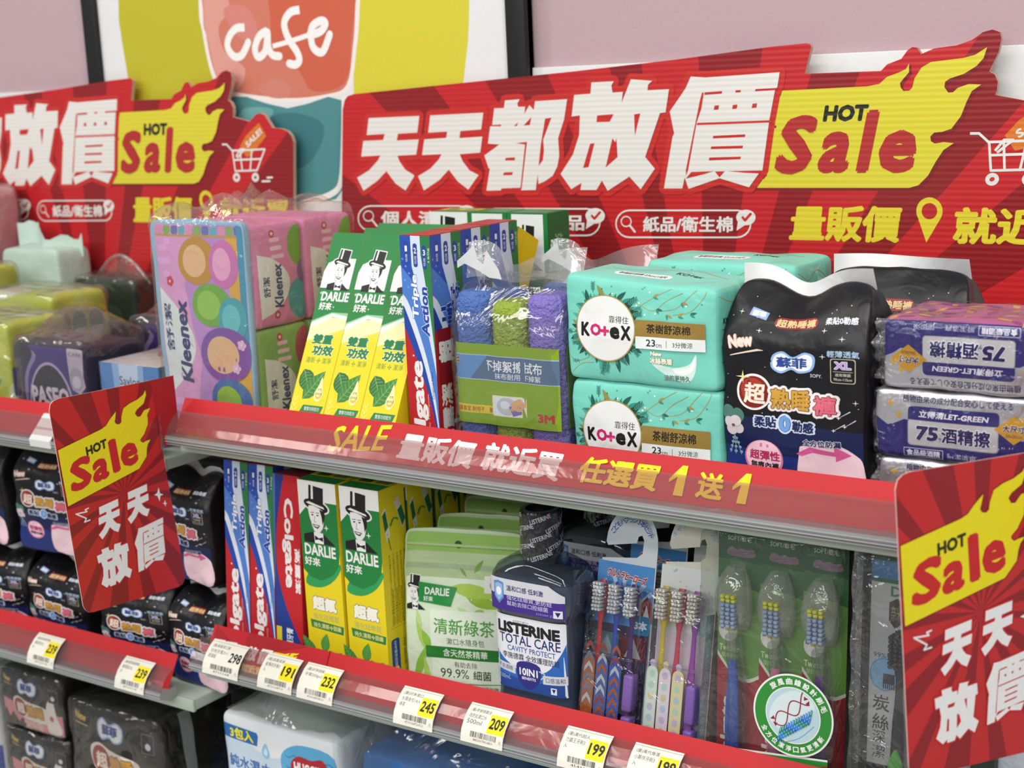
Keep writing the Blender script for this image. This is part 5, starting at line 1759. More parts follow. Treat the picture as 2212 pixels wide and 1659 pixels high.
def kid_set(label, loc, scheme, rot):
    t = thing('toothbrush_pack', label, 'toothbrushes', loc, 'children toothbrush sets of three', rot)
    w, h = scheme['w'], scheme['h']
    out = hang_card(w, h - .03, .030, 0)
    b = MB(); b.prism(out, 0, .0006, M(scheme['card'], 'g'))
    cv = Cv(1, 1, 'g')
    q = lambda x, z: (x, z)
    fn = lambda u, v, k: (u, -k, v)
    cv.poly([(-w / 2 + .001, h * .52), (w / 2 - .001, h * .52), (w / 2 - .001, h - .046), (-w / 2 + .001, h - .046)], scheme['sky'])
    cv.poly([(-w / 2 + .001, 0.001), (w / 2 - .001, .001), (w / 2 - .001, h * .52), (-w / 2 + .001, h * .52)], scheme['low'])
    tx = scheme['arc']; n = len(tx)
    for i, ch in enumerate(tx):
        a = math.radians(152 - 124 * i / (n - 1)); r = .0205
        x, z = w * .06 + r * 1.02 * math.cos(a), (h - .03) + r * math.sin(a) * 1.02
        vs, fs, bb = glyph(ch); s_ = .0058; ro = a - PI / 2
        mx, my = (bb[0] + bb[2]) / 2, .38
        for col, ex in ((scheme['halo'], .09), (scheme['ink'], .03)):
            cv.stamp(vs, fs, lambda gx, gy: (x + ((gx - mx) * math.cos(ro) - (gy - my) * math.sin(ro)) * s_, z + ((gx - mx) * math.sin(ro) + (gy - my) * math.cos(ro)) * s_), col, ex)
    scheme['deco'](cv, w, h)
    b.decal(cv, fn, k0=.0002, dk=.00004, flip=False)
    b.build('backing_card', t)
    # blister tray and its contents
    bw, z0, z1 = w - .006, .004, h * .68
    for i, (mh, mb_) in enumerate(scheme['brush']):
        brush(t, (-1.1 + i) * w * .27, -.0075, .008, h * .70, M(mh, 'g'), [M(mb_, 'g')], wide=.0040)
    for i, (col, kind) in enumerate(scheme['strips']):
        x = -w * .36 + i * w * .225
        b = MB()
        if kind == 'strip':
            out = [(x - w * .1, .003), (x + w * .1, .003), (x + w * .1, h * .36)] + [(x + w * .1 * math.cos(PI * k / 8), h * .36 + w * .12 * math.sin(PI * k / 8)) for k in range(9)] + [(x - w * .1, h * .36)]
            b.prism(out, -.0145, -.0138, M(col, 'g'))
            c2 = Cv(1, 1, 'g'); rr = random.Random(i * 5 + len(label))
            for k in range(9):
                zz = .012 + k * h * .043
                if scheme['hero']:
                    c2.poly([(x - w * .08, zz), (x, zz + .006), (x + w * .08, zz), (x + w * .07, zz + .005), (x, zz + .010), (x - w * .07, zz + .005)], rr.choice(('#8f3a34', '#6f7a8c', '#b9bcc4', '#39415f', '#a8552e')))
                else:
                    c2.ell(x, zz, w * .05, .003, rr.choice(('#b9c9d8', '#d8c9a0', '#cbb9d6', '#b9d6c2')), 12)
            b.decal(c2, lambda u, v, k: (u, -.0145 - k, v), k0=.0001, dk=.00003)
            b.build('brush_cap', t)
        else:
            for zz in (.004, h * .19):
                b.rbox(x - w * .085, x + w * .085, -.0150, -.003, zz, zz + h * .15, M('#8a62b8', 'g'), .002)
            b.build('rinse_cup', t)
    s = Soft(bw, .020, z1, n=24, bulge=.001, wr=.0006, fr=60, seed=3, N=22)
    b = MB(); s.body(b, BLI); b.build('blister', t, (0, -.0095, .002))
    b = MB(); b.rbox(-bw / 2 + .001, bw / 2 - .001, -.0206, -.0196, h * .40, h * .41, BLI, .0003); b.build('tray_rib', t)
    if scheme['side']:
        c2 = Cv(14, 100, 'g'); c2.rect(0, 0, 14, 100, '#7fb0d8'); c2.t('毎日使うハブラシのセット', 7, 50, 84, 7, '#e6eef6', rot=90)
        b = MB(); b.decal(c2, flat((w / 2, -.016, h * .62), (0, .014, 0), (0, 0, -h * .6), (1, 0, 0)), k0=.0004); b.build('side_strip', t)
    return t


def deco_hero(cv, w, h):
    for k in range(9):     # burst
        a = math.radians(20 + k * 17); cv.poly([(0, h * .56), (.034 * math.cos(a), h * .56 + .034 * math.sin(a)), (.034 * math.cos(a + .12), h * .56 + .034 * math.sin(a + .12))], '#a9cdf0')
    cv.rect(-.025, .078, -.002, .098, '#56757e'); cv.poly([(-.022, .080), (-.013, .096), (-.005, .080)], '#8fa9ae'); cv.rect(.0, .078, .024, .098, '#6a2328'); cv.poly([(.004, .080), (.012, .096), (.020, .080)], '#b5b2b0')
    t4(cv, 'ウルトラヒーローズ', (-.016, h - .051), (.021, h - .055), (-.018, h - .058), '#b8262e', .05, ('#f3ece2', .06))
    for x, z, r, c in ((-.018, .136, .0075, '#b9bcc4'), (-.004, .132, .0085, '#8d94a6'), (.011, .130, .0085, '#c4c6cc'), (.022, .129, .006, '#8f3a34')):
        cv.poly([(x - r, z - .018), (x + r, z - .018), (x + r * .8, z - .002), (x, z + r * .6), (x - r * .8, z - .002)], c)     # plain shield shapes
        cv.poly([(x - r * .5, z - .014), (x + r * .5, z - .014), (x, z - .003)], '#dfe2ea')
    cv.rr(.010, .100, .026, .116, .003, '#2f7fb4'); t4(cv, '3本', (.012, .112), (.024, .112), (.012, .104), '#eef2f6', .04)


def deco_pale(cv, w, h):
    for x, z, r, c in ((-.012, .122, .008, '#e3cbb0'), (.002, .126, .009, '#cfe0cc'), (.004, .117, .008, '#eeeeec'), (.016, .116, .008, '#b5d6e4')):
        cv.ell(x, z, r, r * .95, c, 24)
    rr = random.Random(8)
    for i in range(18):
        x, z = rr.uniform(-w * .45, w * .45), rr.uniform(.128, h - .05)
        cv.poly([(x, z), (x + .0014, z + .0006), (x + .0008, z + .002), (x - .0006, z + .0014)], rr.choice(('#a9b4cc', '#c9b9d6', '#b4d0c4')))
    t4(cv, '衛生用品', (-.021, .140), (-.013, .141), (-.021, .137), '#d88a9a', .01)


HERO = dict(w=.0555, h=.203, card='#cfd6de', sky='#4f8fd0', low='#3b3550', arc='こどもハブラシ3本セット', ink='#2f55a4', halo='#e9edf2', deco=deco_hero, hero=True, side=False,
            brush=(('#c23430', '#d8dade'), ('#3350b0', '#d8dade'), ('#4a2c6a', '#d8dade')), strips=(('#a8603e', 'strip'), ('#4a5f9c', 'strip'), ('#3a55a8', 'strip'), ('#000000', 'cup')))
PALE = dict(w=.0520, h=.208, card='#d4d3c4', sky='#d9dedd', low='#e0d0dc', arc='キャラクターハブラシ', ink='#8fb0cc', halo='#eef0ee', deco=deco_pale, hero=False, side=True,
            brush=(('#c9b23a', '#e0dcd0'), ('#c44a5c', '#e0dcd0'), ('#9a4fa0', '#e0dcd0')), strips=(('#d8e4d8', 'strip'), ('#e6d8e0', 'strip'), ('#e6d6a6', 'strip'), ('#000000', 'cup')))
TILT = math.radians(-12.5)
_p = at(1309, 1548, .978)
# (both sets lean back against the packs behind)
k1 = kid_set('blue hooked toothbrush card with red, blue and purple brushes beside the mouthwash', (_p.x + .003, .9805, ZL + .0012), HERO, (TILT, 0, 0))
dup(k1, (_p.x + .006, 1.030, ZL + .001), 'second hooked toothbrush card, its round hook showing behind the blue one')
_p = at(1448, 1594, .978)
k2 = kid_set('pale hooked toothbrush card with yellow, red and mauve brushes beside the green card', (_p.x + .001, .9805, ZL + .0012), PALE, (TILT, 0, 0))
dup(k2, (_p.x + .005, 1.030, ZL + .001), 'second pale hooked toothbrush card hidden behind the first pale one')


# --- card of three toothbrushes with the round green sticker
def triple_card(label, loc, rot):
    t = thing('toothbrush_pack', label, 'toothbrushes', loc, None, rot)
    w, h, n = .1075, .2045, 3; pw = w / n
    for i in range(n):
        cv = Cv(pw * 1000, h * 1000, 'g'); W_, H_ = pw * 1000, h * 1000
        cv.rect(0, 0, W_, H_, '#a82530')
        cv.poly([(0, 0), (W_, 0), (W_, 122)] + smooth_pts([(W_, 122), (W_ * .7, 127), (W_ * .35, 122), (0, 108)], 4, False), '#dfe6da')
        cv.poly([(0, 0), (W_, 0), (W_, 119)] + smooth_pts([(W_, 119), (W_ * .7, 124), (W_ * .35, 119), (0, 104)], 4, False), '#6c9c48')
        cv.poly([(0, 0), (W_, 0), (W_, 52), (0, 44)], '#3d6b40'); cv.poly([(0, 0), (W_, 0), (W_, 30), (0, 28)], '#2f5a3a')
        cv.t('SOFT/軟毛', W_ * .5, 11, 20, 4.4, '#d5dccd')
        cv.poly(smooth_pts([(8, 20), (12, 18), (16, 20), (20, 18.5), (24, 20), (30, 19), (30, 25), (9, 25)], 3), '#8a6f86')
        cv.ell(9, 87, 8, 8.6, '#e4e2dc', 24); cv.ell(9, 90, 5.6, 5, '#eef0f2', 16); cv.poly([(4, 79), (7, 85), (11, 85), (14, 79), (11, 87), (7, 87)], '#d6b23a'); cv.rect(2.5, 82, 5.5, 86, '#5f7fc0'); cv.rect(12.5, 82, 15.5, 86, '#5f7fc0')
        cv.t('Twister', 10, 101, 17, 5.2, '#dfe8d4', b=.02); cv.t('旋風潔齒', 10.5, 107, 14, 4, '#c4d8b0')
        cv.t('Colgate', 9, 172, 62, 12, '#e9e4e2', b=.04, rot=90, sh=.08)
        cv.t('旋風曲線刷毛', 4, 58, 24, 2.6, '#3d6b40', rot=90, res=1)
        x0 = -w / 2 + i * pw; dz = -.0045 * 0
        b = MB(); b.box(x0 + .0003, x0 + pw - .0003, 0, .0007, 0, h, M('#2f5a3a', 'g'))
        b.decal(cv, flat((x0, 0, h), (pw, 0, 0), (0, 0, -h), (0, -1, 0)), k0=.0002, dk=.00004); b.build('backing_card', t)
        col = ('#2f55b8', '#d87a9c', '#6a3f9a')[i]
        clear = film('clear_handle', .1, .5, '#e6ecdc', .05, 10, .05, .06)
        o = brush(t, x0 + pw * .52, -.011, .006, h * .76, M(col, 'g'), [M('#8fa3c8', 'g'), M('#8fa3c8', 'g'), M('#c9cc3a', 'g')], tip=5, wide=.0062, back=clear)
        rings = []
        for k in range(9):
            a = k / 8; z = h * (.605 + .24 * a); ww = .0158 * math.sin(PI * (.18 + .74 * a)) ** .6; dd = .019 * math.sin(PI * (.12 + .76 * a)) ** .5
            rings.append([(x0 + pw * .5 + ww * math.cos(2 * PI * j / 20), -dd * .5 + dd * .55 * math.sin(2 * PI * j / 20), z) for j in range(20)])
        b = MB(); b.loft(rings, film('head_dome', .1, .6, '#f0f4ee', .35, 40, .05, .16)); b.build('blister', t)
        rings = []
        for k in range(13):
            a = k / 12; z = .003 + h * .56 * a; xx = x0 + pw * .5 + .004 * math.sin(a * 3.2); ww = .0085 - .002 * a
            rings.append([(xx + ww * math.cos(2 * PI * j / 14), -.006 + .0125 * math.sin(2 * PI * j / 14) * (1 if math.sin(2 * PI * j / 14) < 0 else .3), z) for j in range(14)])
        b = MB(); b.loft(rings, BLI); b.build('blister', t)
        b = MB()
        ln = smooth_pts([(x0 + .004, h - .012), (x0 + .004, h - .006), (x0 + pw - .006, h - .006), (x0 + pw - .004, h - .012), (x0 + pw - .004, h - .020), (x0 + .009, h - .024)], 3, False)
        b.tube([(p[0], -.0012, p[1]) for p in ln], .0007, BLI, 6); b.build('hang_rib', t)
    s = Soft(w + .004, .034, h + .002, n=22, bulge=.001, wr=.0016, fr=40, seed=31, N=30)
    b = MB(); s.body(b, film('pack_wrap', .05, .42, '#f4f6f2', .6, 22, .07, .02)); b.build('clear_wrap', t, (0, -.0125, 0))
    # sticker on the wrap
    cv = Cv(66, 66, 'p'); G = '#2f8a35'
    cv.ell(33, 33, 32, 32, WH, 56); cv.ell(33, 33, 30.6, 30.6, G, 56); cv.ell(33, 33, 22, 22, WH, 48); cv.ell(33, 33, 21.2, 21.2, '#b7d3dc', 48)
    cv.poly(smooth_pts([(14, 38), (20, 22), (36, 13), (50, 22), (44, 34), (26, 46)], 4), '#d3e2e6')
    for txt, a0, a1, r, up in (('旋風曲線設計刷毛', 128, 22, 26.2, 1), ('全方位潔淨口氣更清新', 212, 328, 26.4, -1)):
        n_ = len(txt)
        for i, ch in enumerate(txt):
            a = math.radians(a0 + (a1 - a0) * i / (n_ - 1))
            cv.t(ch, 33 + r * math.cos(a), 33 - r * math.sin(a), 5.2 if up > 0 else 4.6, 5.2 if up > 0 else 4.6, '#eef2ee', rot=math.degrees(a) - 90 if up > 0 else math.degrees(a) + 90, b=.03)
    for ph in (0, PI):
        cv.line([(19 + 24 * t_ + 4.6 * math.sin(t_ * 2.4 * PI + ph) * .6, 42 - 24 * t_ + 4.6 * math.sin(t_ * 2.4 * PI + ph)) for t_ in [k / 26 for k in range(27)]], .9, '#8f2430')
    for x, y, a in ((43, 18, 0), (19, 42, 2.6), (45, 21, 1.2), (17, 38, 3.6)):
        cv.poly([(x + 2.2 * math.cos(a + d), y - 2.2 * math.sin(a + d)) for d in (0, 2.3, -2.3)], '#8f2430')
    rr = random.Random(2)
    for i in range(13):
        for j in range(3):
            x, y = 23 + i * 2 + j * .6, 50 - i * 1.5 - j * 3.2
            c_ = ('#2a6ac0', '#3f8ad8', '#2c8a55')[(i // 2 + j) % 3]
            cv.line([(x, y), (x - 1.4, y + 5)], 1.5, c_); cv.line([(x - .3, y + .6), (x - 1, y + 3.4)], .5, '#a9cdee')
    cv.line(smooth_pts([(24, 56), (38, 50), (50, 38)], 4, False), .5, '#5f9ac4')

    def stick(u, v, k):
        return (-.008 + .0665 * u, -.0325 - k, .106 - .0665 * v)
    b = MB(); b.decal(cv, stick, k0=.0003, dk=.00004); b.build('round_sticker', t)
    c2 = Cv(100, 14, 'p'); c2.poly([(0, 9), (100, 3), (100, 14), (0, 14)], WH); c2.poly([(0, 10), (100, 4), (100, 14), (0, 14)], G); c2.poly([(60, 14), (100, 6), (100, 14)], '#a82530')
    b = MB(); b.decal(c2, lambda u, v, k: (-.045 + .098 * u, -.0315 - k, .048 - .022 * v), k0=.0002); b.build('paper_band', t)
    return t


_p = at(1668, 1650, .982)
triple_card('wrapped card of three toothbrushes with a round green sticker', (-.4500, .994, ZL + .001), (math.radians(-3.5), 0, 0))


# --- charcoal toothbrush pack
def charcoal(label, loc, rot):
    t = thing('toothbrush_pack', label, 'toothbrushes', loc, 'charcoal toothbrush packs', rot)
    w, h = .078, .201
    cv = Cv(78, 205, 'g')
    cv.rect(0, 0, 78, 205, '#b9bbbc'); cv.rect(0, 0, 78, 12, '#8d9096'); cv.rect(0, 5, 78, 8, '#2c6b45'); cv.rect(0, 8, 78, 23, '#3a80b8'); cv.rect(0, 22, 78, 25, '#2c6b45')
    cv.t('DARLIE', 34, 31, 38, 8, '#3f7a55', b=.03)
    cv.poly([(14, 40), (20, 36), (25, 40), (25, 54), (19, 60), (14, 54)], '#2b2a28'); cv.t('奈米', 19.5, 48, 8, 12, '#a98d5a')
    cv.poly(smooth_pts([(30, 44), (38, 40), (46, 44), (54, 40), (62, 44), (60, 50), (32, 50)], 3), '#5f6266')
    cv.poly([(4, 84), (34, 74), (34, 100), (4, 104)], '#9fb6cc'); cv.t('99%抗菌', 14, 82, 22, 5, '#3b4046'); cv.ell(12, 97, 11.5, 13, '#5f93c0', 32); cv.ell(12, 97, 10.5, 12, '#7fb0d8', 32)
    cv.rect(11, 96, 20, 104, '#33363a')
    for i in range(6):
        cv.rect(11 + i * 1.6, 103, 12 + i * 1.6, 108, '#33363a')
    for i, ch in enumerate('炭絲'):
        cv.t(ch, 10, 120 + i * 15, 13, 13, '#2b2d30', b=.01)
    for i, ch in enumerate('深潔'):
        cv.t(ch, 9, 147 + i * 12, 10, 10, '#2b2d30')
    cv.rect(0, 169, 34, 177, '#3b3e42'); cv.rect(0, 177, 34, 186, '#2c6b45'); cv.rect(0, 186, 34, 205, '#cfd3d0'); gent(cv, 14, 189, 20); cv.rect(34, 160, 78, 205, '#b4b7b7')
    cv.ell(52, 140, 23, 24, '#7fa6c4', 40); cv.ell(52, 140, 22, 23, '#c9cccc', 40); cv.poly([(31, 134)] + [(52 + 22 * math.cos(PI + PI * i / 14), 142 + 25 * math.sin(PI + PI * i / 14)) for i in range(15)] + [(74, 142)], '#222426')
    cv.t('奈', 37, 130, 8, 8, '#dcdede'); cv.t('米', 37, 138, 8, 8, '#dcdede'); cv.t('炭', 54, 133, 18, 18, '#e6e8e8'); cv.t('刷毛99%抗菌', 52, 150, 34, 8, '#222426')
    b = MB(); b.box(-w / 2, w / 2, 0, .0007, 0, h, M('#b4b7b7', 'g')); b.decal(cv, flat((-w / 2, 0, h), (w, 0, 0), (0, 0, -h), (0, -1, 0)), k0=.0002, dk=.00004); b.build('backing_card', t)
    o = brush(t, -.0125, -.009, .004, h * .72, M('#222426', 'g'), [M('#1b1c1e', 'g')], wide=.0055)
    b = MB(); b.loft([[(-.0125 + .0062 * math.sin(PI * (k + .4) / 9) * math.cos(2 * PI * j / 16), -.0120 + .0022 * math.sin(2 * PI * j / 16), .020 + .034 * k / 8) for j in range(16)] for k in range(9)], M('#57b043', 'g')); b.build('grip_pad', o)
    s = Soft(w + .006, .030, h + .003, n=20, bulge=.001, wr=.0024, fr=50, seed=41, N=28)
    b = MB(); s.body(b, film('charcoal_wrap', .06, .5, '#eceeee', .8, 30, .07, .03)); b.build('clear_wrap', t, (0, -.011, 0))
    b = MB(); n = 30
    vs = []
    for i in range(n + 1):
        for j in range(3):
            vs.append((-w / 2 - .003 - .004 * j, -.010 + .002 * math.sin(i * .9) * j * .5, h * i / n))
    b.add(vs, [(i * 3 + j, (i + 1) * 3 + j, (i + 1) * 3 + j + 1, i * 3 + j + 1) for i in range(n) for j in range(2)], FR, True); b.build('wrap_seam', t)
    return t


charcoal('grey charcoal toothbrush pack with a black brush, beside the sale flag', (-.3400, .995, ZL + .001), (math.radians(-3.5), 0, 0))
dk = thing('toothbrush_pack', 'dark toothbrush pack with a maroon header in the gap before the grey pack', 'toothbrushes', (-.350, 1.036, ZL), None, (math.radians(-3), 0, 0))
b = MB(); b.box(-.036, .036, 0, .0008, 0, .168, M('#26292c', 'g')); b.build('backing_card', dk)
b = MB(); b.box(-.036, .036, -.0004, .0012, .168, .213, M('#6a1a22', 'g')); b.build('header', dk)
b = MB(); b.loft([[(.0 + (.007 * (1 - .4 * k / 8)) * math.cos(2 * PI * j / 14), -.008 + .005 * math.sin(2 * PI * j / 14), .01 + .15 * k / 8) for j in range(14)] for k in range(9)], M('#1d2022', 'g')); b.build('brush_handle', dk)

# ================================================================== BOTTOM SHELF
ZB = .664 + .0062


def art_baby():
    c = Cv(152, 72, 'b')
    c.rect(0, 0, 152, 72, '#dfe4e8'); c.poly(smooth_pts([(-2, 30), (30, 24), (70, 34), (110, 22), (154, 30), (154, 74), (-2, 74)], 4), '#c3d6e6')
    c.poly([(0, 10), (52, 12), (54, 15), (52, 26), (0, 25)], '#2468b0'); c.t('3包入', 31, 18, 33, 12, '#efe23a', b=.04, ol=('#1a3f7a', .03))
    c.poly(smooth_pts([(64, 20), (69, 30), (66, 36), (60, 35), (58, 29)], 4), '#8fbfe0'); c.poly(smooth_pts([(64, 24), (66.5, 30), (64, 33), (61, 31)], 4), '#c9e0f0')
    c.poly(smooth_pts([(88, 22), (112, 12), (152, 18), (153, 66), (120, 70), (94, 58), (84, 40)], 4), '#5ba9d4')
    for k in range(4):
        c.line([(90 + i * 2.5, 26 + k * 11 + 1.6 * math.sin(i * 1.1)) for i in range(25)], 1, '#2f7fb8')
    c.poly(smooth_pts([(96, 34), (106, 24), (122, 25), (136, 22), (142, 32), (132, 44), (118, 52), (102, 48)], 4), '#b01f2c')
    c.t('HUGGIES', 119, 36, 38, 12, '#eceaea', b=.05); c.t('純水濕巾', 38, 50, 60, 15, '#3d6fb0', b=.025)
    return c


t = thing('baby_wipe_pack', 'white and blue three pack of wipes with a red logo on the bottom shelf', 'wipes', (-.972, 1.022, ZB))
for k in range(3):
    s = Soft(.152, .098, .0715, n=14, bulge=.003, wr=.0016, fr=22, seed=50 + k, N=26)
    b = MB(); s.body(b, M('#dfe4e8', 'b')); s.art(b, art_baby()); b.build('wipe_bag', t, (0, 0, .0005 + .0722 * k))
b = MB(); vs = []; n = 26
for i in range(n + 1):
    u = i / n
    for j in range(7):
        v = j / 6
        vs.append((-.07 + .15 * u, -.045 + .10 * v + .004 * math.sin(u * 9), .219 + .038 * math.sin(PI * min(1, u * 1.05)) * math.sin(PI * v) ** .7 + .006 * noise.noise(Vector((u * 6, v * 5, 1)))))
b.add(vs, [(i * 7 + j, (i + 1) * 7 + j, (i + 1) * 7 + j + 1, i * 7 + j + 1) for i in range(n) for j in range(6)], film('bag_top', .10, .5, '#dfe4e2', .7, 18, .1, .10), True)
b.build('carry_bag', t)


def art_blue():
    c = Cv(190, 105, 'b'); c.rect(0, 0, 190, 105, '#2f6bb0')
    c.poly(smooth_pts([(-4, 60), (40, 30), (90, 44), (150, 24), (194, 50), (194, 110), (-4, 110)], 4), '#3f4fc0'); c.poly(smooth_pts([(60, 20), (110, 8), (170, 14), (150, 30), (90, 34)], 4), '#8fc0e0')
    c.poly(smooth_pts([(74, 44), (82, 60), (76, 70), (66, 68), (64, 58)], 4), '#a9cdea'); c.t('潔膚濕巾', 132, 56, 70, 18, '#c9dcf0', b=.03); c.line(smooth_pts([(50, 26), (100, 12), (160, 22)], 5, False), 2, '#1f3f84')
    return c


t = thing('wipe_bag', 'blue wipe packs in a crumpled clear bag, middle of the bottom shelf', 'wipes', (-.786, 1.035, ZB))
for k, lift in enumerate((0, .106)):
    s = Soft(.186, .105, .105, n=10, bulge=.006, wr=.003, fr=18, seed=60 + k, N=24)
    b = MB(); s.body(b, M('#2f6bb0', 'b')); s.art(b, art_blue()); b.build('blue_pack', t, (0, 0, .001 + lift))
s = Soft(.205, .122, .252, n=8, bulge=.004, wr=.006, fr=20, seed=66, N=36, shape=lambda p, q: (p.x * (1 - .12 * max(0, q.z) ** 3), p.y * (1 - .6 * max(0, q.z) ** 4), p.z))
b = MB(); s.body(b, film('crumpled_bag', .06, .45, '#eef4f6', .9, 14, .1, .02)); b.build('clear_bag', t)


def plain_pack(name, label, cat, loc, dims, col, art=None, wrap=None, seed=70, group=None, n=14, N=24, side=None, rot=(0, 0, 0), top=None):
    t = thing(name, label, cat, loc, group, rot)
    s = Soft(*dims, n=n, bulge=.003, wr=.002, fr=24, seed=seed, N=N)
    b = MB(); s.body(b, M(col, 'b'))
    if art:
        s.art(b, art)
    if side:
        s.art(b, side, 0, 1)
    if top:
        s.art(b, top, 2, 1)
    b.build('soft_pack', t)
    if wrap:
        s2 = Soft(dims[0] + .005, dims[1] + .005, dims[2] + .004, n=n, bulge=.003, wr=.003, fr=36, seed=seed + 1, N=N + 4)
        b = MB(); s2.body(b, wrap); b.build('clear_wrap', t)
    return t


c = Cv(120, 100, 'b'); c.rect(0, 0, 120, 100, '#dde6ec'); c.poly([(0, 0), (50, 0), (30, 100), (0, 100)], '#6fa6cc'); c.ell(64, 26, 17, 20, '#8fa9bc'); c.ell(64, 26, 14, 17, '#c9dbe6'); c.poly(smooth_pts([(80, 20), (110, 10), (120, 40), (90, 46)], 4), '#9fd0d8'); c.rect(0, 62, 120, 100, '#3a80b8')
plain_pack('wipe_pack', 'pale blue pack with a round window under the middle shelf rail', 'wipes', (-.610, 1.03, ZB), (.125, .11, .225), '#dde6ec', c, film('wrap_b', .06, .45, '#eef2f6', .6, 24, .08, .03), 71)
c = Cv(90, 200, 'b'); c.rect(0, 0, 90, 200, '#d3d9de'); c.rect(6, 150, 60, 170, '#3a6fb4'); c.t('潔牙', 34, 160, 40, 14, '#e6ecf2', b=.03); c.rect(0, 120, 90, 124, '#8fb0cc')
plain_pack('toothbrush_pack', 'pale pack with a blue label beneath the right sale flag', 'toothbrushes', (-.235, 1.01, ZL), (.09, .04, .195), '#d3d9de', c, film('wrap_c', .06, .45, '#eef2f6', .6, 24, .08, .03), 72)


def art_pad280(pink=False):
    c = Cv(140, 100, 'b'); c.rect(0, 0, 140, 100, '#1b1815')
    if pink:
        c.poly([(0, 52), (140, 60), (140, 100), (0, 100)], '#d88a98'); c.poly([(0, 80), (12, 70), (20, 84), (30, 72), (42, 88), (52, 76), (64, 100), (0, 100)], '#3a2a28')
        c.poly(smooth_pts([(112, 40), (124, 34), (128, 60), (136, 90), (110, 96), (106, 70)], 4), '#e6dfe0'); c.ell(118, 66, 4, 5, '#c45f70', 12)
    else:
        c.poly(smooth_pts([(84, 70), (116, 60), (142, 72), (142, 102), (80, 102)], 4), '#9fc4dc'); c.poly([(0, 78), (60, 84), (84, 100), (0, 100)], '#1f3f84')
    c.t('New', 22, 16, 18, 10, '#d9b86a', b=.04, rot=-8); c.line([(12, 24), (32, 26)], 1.2, '#d9b86a')
    c.poly(smooth_pts([(50, 16), (58, 10), (68, 16), (80, 12), (90, 18), (88, 32), (76, 36), (68, 32), (56, 36), (49, 28)], 4), '#8fb2e6'); c.poly(smooth_pts([(52, 17), (58, 12), (68, 18), (80, 14), (88, 19), (86, 31), (76, 34), (68, 30), (56, 34), (51, 27)], 4), '#e6eaf2')
    c.t('蘇菲', 69, 23, 26, 12, '#2a4a92', b=.05)
    c.poly(smooth_pts([(36, 48), (50, 40), (70, 46), (104, 50), (112, 58), (108, 76), (90, 80), (50, 76), (38, 66)], 4), '#e2d9d6'); c.ell(52, 59, 14, 16, '#96281f')
    c.t('超', 53, 60, 18, 20, '#f0e2d4', b=.04); c.t('熟睡', 84, 62, 36, 22, '#c9973c', b=.05, ol=('#4a2a18', .03)); c.t('280', 76, 88, 40, 15, '#d9b0a8' if pink else '#c9a86a', b=.05, ol=('#e9e2de', .03))
    c.rr(116, 16, 134, 38, 1.5, '#8f8a7c'); c.rr(116.6, 16.6, 133.4, 37.4, 1.2, '#1b1815'); c.ell(125, 30, 4, 4, '#cfd6e6', 12)
    for k in range(14):
        c.ell((k * 37) % 138, (k * 23) % 60, .5, .5, '#cfcfdc', 6)
    return c


WRD = film('dark_wrap', .05, .45, '#f2f0ec', .7, 24, .08, .008)
c = Cv(110, 100, 'b'); c.rect(0, 0, 110, 100, '#201d1c'); c.poly([(30, 0), (46, 0), (50, 100), (36, 100)], '#a9b4bc'); c.rr(8, 60, 24, 84, 2, '#5a5048'); c.t('超熟睡', 16, 72, 8, 18, '#b9a27a', rot=90); c.poly([(70, 60), (110, 50), (110, 100), (66, 100)], '#22264a')
pk = plain_pack('pad_pack', 'upper black wrapped pad pack with a pale side band on the left bay bottom shelf', 'pads', (-1.216, 1.030, .640 + .0062 + .1045), (.142, .115, .100), '#1b1815', art_pad280(), WRD, 74, 'black wrapped pad packs', side=c)
dup(pk, (-1.218, 1.030, .640 + .0062), 'lower black wrapped pad pack beneath the one with the pale side band')
pa = plain_pack('pad_pack', 'black and pink pad pack on top of the leftmost low stack', 'pads', (-1.352, 1.018, .640 + .0062 + .149), (.108, .09, .0700), '#1b1815', art_pad280(True), WRD, 76, 'black and pink pad packs')
dup(pa, (-1.350, 1.018, .640 + .0062 + .0745), 'black and pink pad pack, middle of the leftmost low stack')
dup(pa, (-1.353, 1.018, .640 + .0062), 'black and pink pad pack at the base of the leftmost low stack')
c = Cv(80, 100, 'b'); c.rect(0, 0, 80, 100, '#c9d0dc'); c.rect(0, 40, 80, 66, '#26409a'); c.ell(60, 78, 10, 10, '#4f9a5c'); c.ell(60, 78, 7, 7, '#dfe6e0'); c.t('Baby', 30, 53, 36, 12, '#d9cf6a', b=.04)
plain_pack('wipe_pack', 'blue and white pack at the lower left corner of the photo', 'wipes', (-1.452, 1.015, .640 + .0062), (.085, .09, .20), '#c9d0dc', c, WRD, 79)

# ================================================================== LEFT BAY, MIDDLE SHELF: slumped black bags
ZK = LLO + .0062


def slump(label, x, y, z, sx, sz, rz=0, sy=1.0):
    o = dup(nb, (x, y, ZK + z), label)
    o.scale = (sx, sy, sz); o.rotation_euler.z = math.radians(rz); o['group'] = 'black night pants bags stacked on the left bay middle shelf'
    return o


slump('black bag on top of the stack left of the red flag', -1.300, 1.016, .1085, .92, .70, 3)
slump('black bag under the top bag, left of the red flag', -1.298, 1.014, 0, .92, .58, -4)
slump('upper black bag behind the red flag', -1.196, 1.018, .1085, .9, .70, 2)
slump('black bag with cotton flower low behind the red flag', -1.176, 1.012, 0, .86, .58, 5)
slump('upper black bag between the red flag and the striped boxes', -1.094, 1.020, .1085, .80, .67, -6)
slump('black bag at the right end of the low row, beside the striped boxes', -1.0800, 1.012, 0, .74, .58, -4)
slump('upper black bag at the left edge of the photo', -1.413, 1.016, .1085, .9, .70, -8)
slump('lower black bag at the left edge of the photo', -1.410, 1.014, 0, .9, .58, 6)

